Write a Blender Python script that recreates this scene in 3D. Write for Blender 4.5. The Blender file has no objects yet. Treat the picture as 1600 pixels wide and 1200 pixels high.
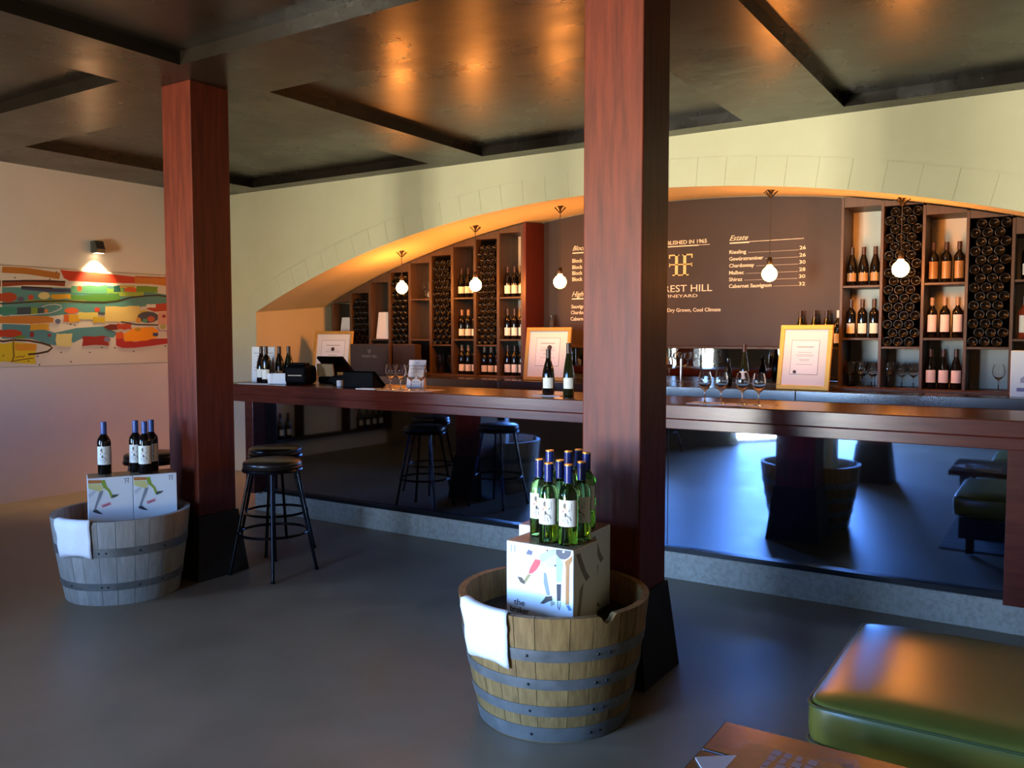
import bpy, bmesh, math, random
from mathutils import Vector, Matrix
from math import sin, cos, pi, radians, sqrt, atan2
S = bpy.context.scene
COL = S.collection
random.seed(5)

# ---------------------------------------------------------------- camera
cam_d = bpy.data.cameras.new('camera')
cam_d.sensor_width = 36.0
cam_d.lens = 36.0 * 1340 / 1600
cam_d.clip_start = 0.05
cam = bpy.data.objects.new('camera', cam_d)
cam.location = (0, 0, 1.5)
cam.rotation_euler = (pi/2 - math.atan(78/1340), 0, radians(32.95))
COL.objects.link(cam)
S.camera = cam

# ---------------------------------------------------------------- world: blue sky above, sunlit pale ground below the horizon
W = bpy.data.worlds.new('world'); S.world = W
W.use_nodes = True
wn = W.node_tree.nodes; wl = W.node_tree.links
wn.clear()
w_out = wn.new('ShaderNodeOutputWorld'); w_bg = wn.new('ShaderNodeBackground')
w_tc = wn.new('ShaderNodeTexCoord'); w_sep = wn.new('ShaderNodeSeparateXYZ'); w_map = wn.new('ShaderNodeMapRange')
w_ramp = wn.new('ShaderNodeValToRGB')
w_map.inputs[1].default_value = -1; w_map.inputs[2].default_value = 1
wl.new(w_tc.outputs['Generated'], w_sep.inputs[0]); wl.new(w_sep.outputs['Z'], w_map.inputs[0])
wl.new(w_map.outputs[0], w_ramp.inputs[0]); wl.new(w_ramp.outputs[0], w_bg.inputs[0]); wl.new(w_bg.outputs[0], w_out.inputs[0])
cr = w_ramp.color_ramp
cr.elements[0].position = 0.0; cr.elements[0].color = (0.90, 0.84, 0.66, 1)
cr.elements[1].position = 1.0; cr.elements[1].color = (0.26, 0.38, 0.62, 1)
for p, c in ((0.49, (1.0, 0.95, 0.77, 1)), (0.505, (0.52, 0.74, 1.0, 1)), (0.55, (0.14, 0.38, 1.0, 1)), (0.66, (0.22, 0.40, 0.80, 1))):
    e = cr.elements.new(p); e.color = c
w_bg.inputs[1].default_value = 91.0

# ---------------------------------------------------------------- view
S.view_settings.view_transform = 'Standard'
S.view_settings.look = 'None'
S.view_settings.exposure = 0.0
S.view_settings.gamma = 1.0
S.view_settings.use_curve_mapping = False
S.cycles.use_denoising = True
S.cycles.max_bounces = 10
S.cycles.diffuse_bounces = 5
S.cycles.glossy_bounces = 5
S.cycles.transmission_bounces = 8
S.cycles.transparent_max_bounces = 12
S.cycles.caustics_reflective = False
S.cycles.caustics_refractive = False
S.cycles.sample_clamp_indirect = 8.0

def portal(name, c, nrm, w, h):
    d = bpy.data.lights.new(name, 'AREA'); d.shape = 'RECTANGLE'; d.size = w; d.size_y = h
    d.cycles.is_portal = True
    o = bpy.data.objects.new(name, d); COL.objects.link(o)
    n = Vector(nrm).normalized()
    z = -n; y = Vector((0, 0, 1)); x = y.cross(z)
    o.matrix_world = Matrix(((x.x, y.x, z.x, c[0]), (x.y, y.y, z.y, c[1]), (x.z, y.z, z.z, c[2]), (0, 0, 0, 1)))

# ---------------------------------------------------------------- materials
def lin(h):
    h = h.lstrip('#')
    out = []
    for i in (0, 2, 4):
        v = int(h[i:i+2], 16) / 255
        out.append(v/12.92 if v <= 0.04045 else ((v+0.055)/1.055)**2.4)
    return tuple(out) + (1.0,)
M = {}
def mat(name, c, rough=0.5, metal=0.0, c2=None, scale=6.0, stretch=(1, 1, 1), bump=0.0, bscale=None, rough2=None,
        trans=0.0, ior=1.45, emit=None, estr=0.0, spec=0.5, rand=0.0, detail=5.0, contrast=(0.3, 0.7), coat=0.0):
    m = bpy.data.materials.new(name); m.use_nodes = True
    nt = m.node_tree; n = nt.nodes; l = nt.links
    b = n['Principled BSDF']
    b.inputs['Base Color'].default_value = lin(c)
    b.inputs['Roughness'].default_value = rough
    b.inputs['Metallic'].default_value = metal
    b.inputs['Specular IOR Level'].default_value = spec
    b.inputs['IOR'].default_value = ior
    b.inputs['Transmission Weight'].default_value = trans
    if coat: b.inputs['Coat Weight'].default_value = coat; b.inputs['Coat Roughness'].default_value = 0.12
    if emit:
        b.inputs['Emission Color'].default_value = lin(emit); b.inputs['Emission Strength'].default_value = estr
    if c2 or bump or rough2 is not None:
        tc = n.new('ShaderNodeTexCoord'); mp = n.new('ShaderNodeMapping'); mp.inputs['Scale'].default_value = stretch
        l.new(tc.outputs['Object'], mp.inputs[0])
        nz = n.new('ShaderNodeTexNoise'); nz.inputs['Scale'].default_value = scale; nz.inputs['Detail'].default_value = detail
        nz.inputs['Roughness'].default_value = 0.62
        l.new(mp.outputs[0], nz.inputs['Vector'])
        if c2:
            r = n.new('ShaderNodeValToRGB')
            r.color_ramp.elements[0].position = contrast[0]; r.color_ramp.elements[0].color = lin(c)
            r.color_ramp.elements[1].position = contrast[1]; r.color_ramp.elements[1].color = lin(c2)
            l.new(nz.outputs[0], r.inputs[0])
            src = r.outputs[0]
            if rand:
                oi = n.new('ShaderNodeObjectInfo'); hs = n.new('ShaderNodeHueSaturation'); mr = n.new('ShaderNodeMapRange')
                mr.inputs[3].default_value = 1 - rand; mr.inputs[4].default_value = 1 + rand
                l.new(oi.outputs['Random'], mr.inputs[0]); l.new(mr.outputs[0], hs.inputs['Value'])
                l.new(src, hs.inputs['Color']); src = hs.outputs[0]
            l.new(src, b.inputs['Base Color'])
        if rough2 is not None:
            mr2 = n.new('ShaderNodeMapRange'); mr2.inputs[1].default_value = 0.3; mr2.inputs[2].default_value = 0.7
            mr2.inputs[3].default_value = rough; mr2.inputs[4].default_value = rough2
            l.new(nz.outputs[0], mr2.inputs[0]); l.new(mr2.outputs[0], b.inputs['Roughness'])
        if bump:
            bp = n.new('ShaderNodeBump'); bp.inputs['Strength'].default_value = bump; bp.inputs['Distance'].default_value = 0.02
            if bscale:
                nb = n.new('ShaderNodeTexNoise'); nb.inputs['Scale'].default_value = bscale; nb.inputs['Detail'].default_value = 4
                l.new(mp.outputs[0], nb.inputs['Vector']); l.new(nb.outputs[0], bp.inputs['Height'])
            else:
                l.new(nz.outputs[0], bp.inputs['Height'])
            l.new(bp.outputs[0], b.inputs['Normal'])
    M[name] = m
    return m

mat('plaster', 'd4cea9', 0.85, c2='dad5b2', scale=2.5, bump=0.04, bscale=30)
mat('plaster_left', 'e2dace', 0.85, c2='e7e0d5', scale=2.5, bump=0.05, bscale=30)
mat('white_wall', 'd8d6c8', 0.8, c2='dedccf', scale=3)
mat('front_wall', '6e6659', 0.8, c2='746c5f', scale=3)
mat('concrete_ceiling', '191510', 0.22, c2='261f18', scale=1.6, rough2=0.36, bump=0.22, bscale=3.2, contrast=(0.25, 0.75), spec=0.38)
mat('concrete_floor', '7c6b54', 0.36, c2='917f66', scale=3.0, rough2=0.48, bump=0.03, bscale=40, contrast=(0.3, 0.75), spec=0.8, detail=8)
mat('concrete_plinth', '857d6c', 0.7, c2='999180', scale=40, bump=0.1, bscale=60, contrast=(0.35, 0.6))
mat('jarrah', '4a1c10', 0.48, spec=0.28, c2='6a2c1a', scale=5, stretch=(7, 7, 0.55), bump=0.05, detail=6)
mat('bar_timber', '451a11', 0.26, c2='5c271b', scale=5, stretch=(0.6, 6, 6), bump=0.02, detail=6)
mat('black_base', '261f18', 0.6, c2='322a21', scale=10, bump=0.05, spec=0.2)
mat('smoked_mirror', '98b6e2', 0.03, metal=1.0)
mat('back_mirror', 'b8c0c4', 0.02, metal=1.0)
mat('dark_channel', '1d1c1c', 0.35, metal=0.6)
mat('steel', 'a0978a', 0.22, metal=1.0)
mat('shelf_timber', '41301f', 0.5, c2='523d2b', scale=6, stretch=(5, 5, 0.6), bump=0.03)
mat('shelf_dark', '2a1b12', 0.5, c2='35231a', scale=6, stretch=(5, 5, 0.6))
mat('end_panel_red', '4a1a10', 0.4, c2='5c2316', scale=5, stretch=(6, 6, 0.6), bump=0.02)
mat('blackboard', '38291f', 0.6, c2='3f2f25', scale=3)
mat('chalk', 'f3e6c8', 0.7)
mat('gold_letter', 'f2d78c', 0.45)
mat('bottle_dark', '0d0907', 0.08, spec=0.6)
mat('bottle_rack', '0a0705', 0.2, spec=0.3)
mat('bottle_olive', '1a1c08', 0.06, spec=0.7)
mat('bottle_rose', 'c5502f', 0.08, trans=0.6)
mat('glass_green', 'a8e290', 0.02, trans=1.0, ior=1.42)
mat('glass_clear', 'ffffff', 0.0, trans=1.0, ior=1.45)
mat('paper_label', 'ece7d6', 0.6)
mat('label_black', '2a2119', 0.4)
mat('label_tan', '8a6a42', 0.4)
mat('capsule_blue', '33518c', 0.35)
mat('capsule_navy', '1d2a66', 0.25)
mat('capsule_gold', 'd89a3c', 0.35, metal=0.5)
mat('capsule_dark', '3a241a', 0.35)
mat('capsule_tan', '9a7a5a', 0.35)
mat('capsule_white', 'd8d2c4', 0.4)
mat('oak_new', '6e5028', 0.6, c2='9a7844', scale=8, stretch=(7, 7, 0.45), bump=0.12, rand=0.16, detail=7)
mat('oak_grey', '8c877c', 0.65, c2='a8a397', scale=7, stretch=(6, 6, 0.5), bump=0.12, rand=0.12, detail=7)
mat('oak_inside', '3a2c20', 0.8, c2='2c2119', scale=6)
mat('hoop_steel', '6c6b64', 0.45, metal=0.5, c2='84827b', scale=14, rough2=0.55)
mat('rivet_steel', '2c2f34', 0.4, metal=0.8)
mat('towel', 'f4f3f2', 0.9, bump=0.2, c2='ffffff', scale=4, bscale=160)
mat('carton', 'e6ebea', 0.45)
mat('carton_top', 'a48a66', 0.4, c2='97805e', scale=8)
mat('carton_tape', '8a745a', 0.25)
mat('paper', 'e9e6e2', 0.65)
mat('paper_pink', 'e6cfc8', 0.65)
mat('black_plastic', '070707', 0.6, spec=0.06)
mat('black_vinyl', '17110d', 0.3, c2='1f1712', scale=20, bump=0.06)
mat('black_metal', '141517', 0.22, metal=0.7)
mat('screen', '050506', 0.35, spec=0.1)
mat('frame_gold', 'b98c3c', 0.4, metal=0.25, c2='c69a49', scale=10)
mat('frame_gold_bright', 'd8b04a', 0.4, metal=0.2, c2='e0ba58', scale=10)
mat('mat_board', 'e4dfd6', 0.7)
mat('ink', '3a3733', 0.7)
mat('ink_grey', '8a857c', 0.7)
mat('seal', '3a2418', 0.5)
mat('leather', '6e6a2a', 0.29, c2='76722c', scale=3)
mat('leather_seam', '4d5824', 0.5)
mat('table_wood', '38200f', 0.28, c2='4a2b15', scale=6, stretch=(0.6, 7, 7), bump=0.04)
mat('rug_stripe', '4d4238', 0.95, c2='6b5d4f', scale=3, stretch=(0.2, 6, 1))
mat('brass_dark', '4a3a26', 0.35, metal=0.8)
mat('cord', '4a3a2a', 0.6)
mat('bulb', 'ffd9a0', 0.3, emit='ff9640', estr=205.0)
mat('lamp_metal', '5c5c58', 0.4, metal=0.7)
mat('lamp_lens', 'ffffff', 0.3, emit='ffe0b0', estr=12.0)
mat('window_frame', '1c1b1a', 0.5)
mat('canvas', 'ddd2c2', 0.8)
mat('joint_dark', '8a8269', 0.9)
mat('brochure_tan', '7a6440', 0.35, c2='5c4a36', scale=14)
mat('brochure_blue', '3c4a70', 0.25, c2='5f6a84', scale=10)
mat('chrome', 'c8ccd0', 0.12, metal=1.0)
# thin window glass: mostly see-through with a faint reflection
gm = bpy.data.materials.new('window_glass'); gm.use_nodes = True
_n = gm.node_tree.nodes; _l = gm.node_tree.links; _n.clear()
_o = _n.new('ShaderNodeOutputMaterial'); _t = _n.new('ShaderNodeBsdfTransparent'); _g = _n.new('ShaderNodeBsdfGlossy'); _x = _n.new('ShaderNodeMixShader')
_g.inputs['Roughness'].default_value = 0.02; _x.inputs[0].default_value = 0.07
_l.new(_t.outputs[0], _x.inputs[1]); _l.new(_g.outputs[0], _x.inputs[2]); _l.new(_x.outputs[0], _o.inputs[0])
M['window_glass'] = gm
# flat print: colour per face
pm = bpy.data.materials.new('print'); pm.use_nodes = True
_a = pm.node_tree.nodes.new('ShaderNodeAttribute'); _a.attribute_name = 'Col'
pm.node_tree.links.new(_a.outputs['Color'], pm.node_tree.nodes['Principled BSDF'].inputs['Base Color'])
pm.node_tree.nodes['Principled BSDF'].inputs['Roughness'].default_value = 0.55
M['print'] = pm

# ---------------------------------------------------------------- mesh helpers
class MB:
    def __init__(s): s.v = []; s.f = []; s.sm = []
    def add(s, v, f, smooth=False):
        o = len(s.v); s.v += [tuple(p) for p in v]; s.f += [tuple(i+o for i in q) for q in f]; s.sm += [smooth]*len(f)
        return s
    def box(s, x0, x1, y0, y1, z0, z1, bev=0.0, seg=2):
        if bev <= 0:
            v = [(x, y, z) for x in (x0, x1) for y in (y0, y1) for z in (z0, z1)]
            return s.add(v, [(0, 1, 3, 2), (4, 6, 7, 5), (0, 4, 5, 1), (2, 3, 7, 6), (0, 2, 6, 4), (1, 5, 7, 3)])
        bm = bmesh.new(); bmesh.ops.create_cube(bm, size=1)
        for q in bm.verts:
            q.co = Vector((x0+(q.co.x+.5)*(x1-x0), y0+(q.co.y+.5)*(y1-y0), z0+(q.co.z+.5)*(z1-z0)))
        bmesh.ops.bevel(bm, geom=list(bm.edges), offset=bev, segments=seg, profile=0.5, affect='EDGES')
        bm.verts.index_update()
        s.add([q.co for q in bm.verts], [[q.index for q in f.verts] for f in bm.faces], False)
        bm.free(); return s
    def frustum(s, a, b, z0, z1):   # a,b: (x0,x1,y0,y1) bottom and top
        v = [(a[0], a[2], z0), (a[1], a[2], z0), (a[1], a[3], z0), (a[0], a[3], z0), (b[0], b[2], z1), (b[1], b[2], z1), (b[1], b[3], z1), (b[0], b[3], z1)]
        return s.add(v, [(3, 2, 1, 0), (4, 5, 6, 7), (0, 1, 5, 4), (1, 2, 6, 5), (2, 3, 7, 6), (3, 0, 4, 7)])
    def lathe(s, prof, seg=16, c=(0, 0, 0), smooth=True, a0=0.0, a1=2*pi):
        full = abs(a1-a0-2*pi) < 1e-6
        n = seg if full else seg+1
        v = []; f = []; idx = []
        for r, z in prof:
            if r < 1e-6: idx.append([len(v)]*n); v.append((c[0], c[1], c[2]+z))
            else:
                row = []
                for i in range(n):
                    a = a0+(a1-a0)*i/seg; row.append(len(v)); v.append((c[0]+r*cos(a), c[1]+r*sin(a), c[2]+z))
                idx.append(row)
        for k in range(len(prof)-1):
            A, B = idx[k], idx[k+1]
            for i in range(seg):
                j = (i+1) % n
                q = [A[i], A[j], B[j], B[i]]; u = []
                for t in q:
                    if t not in u: u.append(t)
                if len(u) > 2: f.append(u)
        return s.add(v, f, smooth)
    def tube(s, pts, r, seg=8, closed=False, cap=True):
        pts = [Vector(p) for p in pts]; n = len(pts); v = []; f = []
        for i, p in enumerate(pts):
            if closed: t = pts[(i+1) % n]-pts[i-1]
            else: t = pts[min(i+1, n-1)]-pts[max(i-1, 0)]
            t.normalize(); u = t.cross(Vector((0, 0, 1)))
            if u.length < 1e-3: u = t.cross(Vector((1, 0, 0)))
            u.normalize(); w = t.cross(u)
            rr = r[i] if isinstance(r, (list, tuple)) else r
            for k in range(seg):
                a = 2*pi*k/seg; v.append(p+u*rr*cos(a)+w*rr*sin(a))
        for i in range(n if closed else n-1):
            j = (i+1) % n
            for k in range(seg):
                m = (k+1) % seg; f.append((i*seg+k, i*seg+m, j*seg+m, j*seg+k))
        if cap and not closed: f.append(tuple(range(seg))[::-1]); f.append(tuple(range((n-1)*seg, n*seg)))
        return s.add(v, f, True)
    def prism(s, poly, d0, d1, axis='z'):
        n = len(poly)
        def P3(p, d): return {'z': (p[0], p[1], d), 'y': (p[0], d, p[1]), 'x': (d, p[0], p[1])}[axis]
        v = [P3(p, d0) for p in poly]+[P3(p, d1) for p in poly]
        f = [tuple(range(n))[::-1], tuple(range(n, 2*n))]+[(i, (i+1) % n, n+(i+1) % n, n+i) for i in range(n)]
        return s.add(v, f)
    def mesh(s, name, m=None, angle=40):
        me = bpy.data.meshes.new(name); me.from_pydata(s.v, [], s.f); me.validate(); 
        bm = bmesh.new(); bm.from_mesh(me); bmesh.ops.recalc_face_normals(bm, faces=bm.faces); bm.to_mesh(me); bm.free()
        if any(s.sm):
            me.polygons.foreach_set('use_smooth', [True]*len(me.polygons)); me.set_sharp_from_angle(angle=radians(angle))
        if m: me.materials.append(M[m])
        me.update(); return me
    def build(s, name, m, parent=None, loc=(0, 0, 0), rz=0.0, angle=40):
        return link(name, s.mesh(name, m, angle), parent, loc, rz)
def link(name, me, parent=None, loc=(0, 0, 0), rz=0.0):
    o = bpy.data.objects.new(name, me); COL.objects.link(o); o.parent = parent; o.location = loc; o.rotation_euler = (0, 0, rz)
    return o
def tag(o, label, cat, group=None, kind=None):
    o['label'] = label; o['category'] = cat
    if group: o['group'] = group
    if kind: o['kind'] = kind
    return o
def thing(name, label, cat, loc=(0, 0, 0), rz=0.0, group=None):
    o = bpy.data.objects.new(name, None); COL.objects.link(o); o.empty_display_size = 0.05
    o.location = loc; o.rotation_euler = (0, 0, rz)
    return tag(o, label, cat, group)
def struct(o): o['kind'] = 'structure'; return o
def copy_tree(o, parent=None):
    c = o.copy(); COL.objects.link(c); c.parent = parent
    for ch in [q for q in bpy.data.objects if q.parent == o]: copy_tree(ch, c)
    return c
def dup(root, loc, rz, label, group=None):
    c = copy_tree(root); c.location = loc; c.rotation_euler = (0, 0, rz); c['label'] = label
    if group: c['group'] = group
    return c
class Kind:   # first use moves the original, later uses copy it
    def __init__(s, make): s.make = make; s.o = None
    def put(s, loc, rz, label, group=None):
        if s.o is None:
            s.o = s.make(); s.o.location = loc; s.o.rotation_euler = (0, 0, rz); s.o['label'] = label
            if group: s.o['group'] = group
            return s.o
        c = dup(s.o, loc, rz, label, group)
        if not group and 'group' in c: del c['group']
        return c
def print_mesh(name, polys, fn, parent):   # flat coloured print; fn maps (u,v,layer) to a point
    v = []; f = []; cols = []
    for k, (c, pts) in enumerate(polys):
        o = len(v); v += [fn(p[0], p[1], k) for p in pts]; f.append(tuple(range(o, o+len(pts)))); cols.append(lin(c))
    me = bpy.data.meshes.new(name); me.from_pydata(v, [], f)
    at = me.color_attributes.new('Col', 'FLOAT_COLOR', 'CORNER')
    for p in me.polygons:
        for li in p.loop_indices: at.data[li].color = cols[p.index]
    me.materials.append(M['print']); me.update()
    return link(name, me, parent)
_caps = {}
def text_mesh(body, h, w=None, shear=0.0, bold=0.0, spacing=1.0, thick=0.004):
    def raw(t, **k):
        cu = bpy.data.curves.new('t', 'FONT'); cu.body = t; cu.size = 1.0; cu.shear = k.get('shear', 0); cu.offset = k.get('bold', 0)
        cu.space_character = k.get('spacing', 1); cu.extrude = thick/2; cu.resolution_u = 3
        ob = bpy.data.objects.new('t', cu); COL.objects.link(ob)
        dg = bpy.context.evaluated_depsgraph_get()
        me = bpy.data.meshes.new_from_object(ob.evaluated_get(dg)); bpy.data.objects.remove(ob); bpy.data.curves.remove(cu)
        return me
    if 'H' not in _caps:
        t = raw('H'); ys = [q.co.y for q in t.vertices]; _caps['H'] = max(ys)-min(ys)
    me = raw(body, shear=shear, bold=bold, spacing=spacing)
    sc = h/_caps['H']; x0 = min(q.co.x for q in me.vertices); x1 = max(q.co.x for q in me.vertices)
    sx = sc if w is None else w/(x1-x0)
    for q in me.vertices: q.co = Vector(((q.co.x-x0)*sx, q.co.y*sc, q.co.z))
    me.materials.clear()
    return me
def text_wall(body, x, z, y, h, m, parent, w=None, right=False, **k):   # faces -y, left end at x (or right end)
    me = text_mesh(body, h, w, **k); W_ = max(q.co.x for q in me.vertices)
    for q in me.vertices: q.co = Vector((x+q.co.x-(W_ if right else 0), y-q.co.z, z+q.co.y))
    me.materials.append(M[m]); me.name = 'lettering'
    return link('lettering', me, parent)
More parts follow.
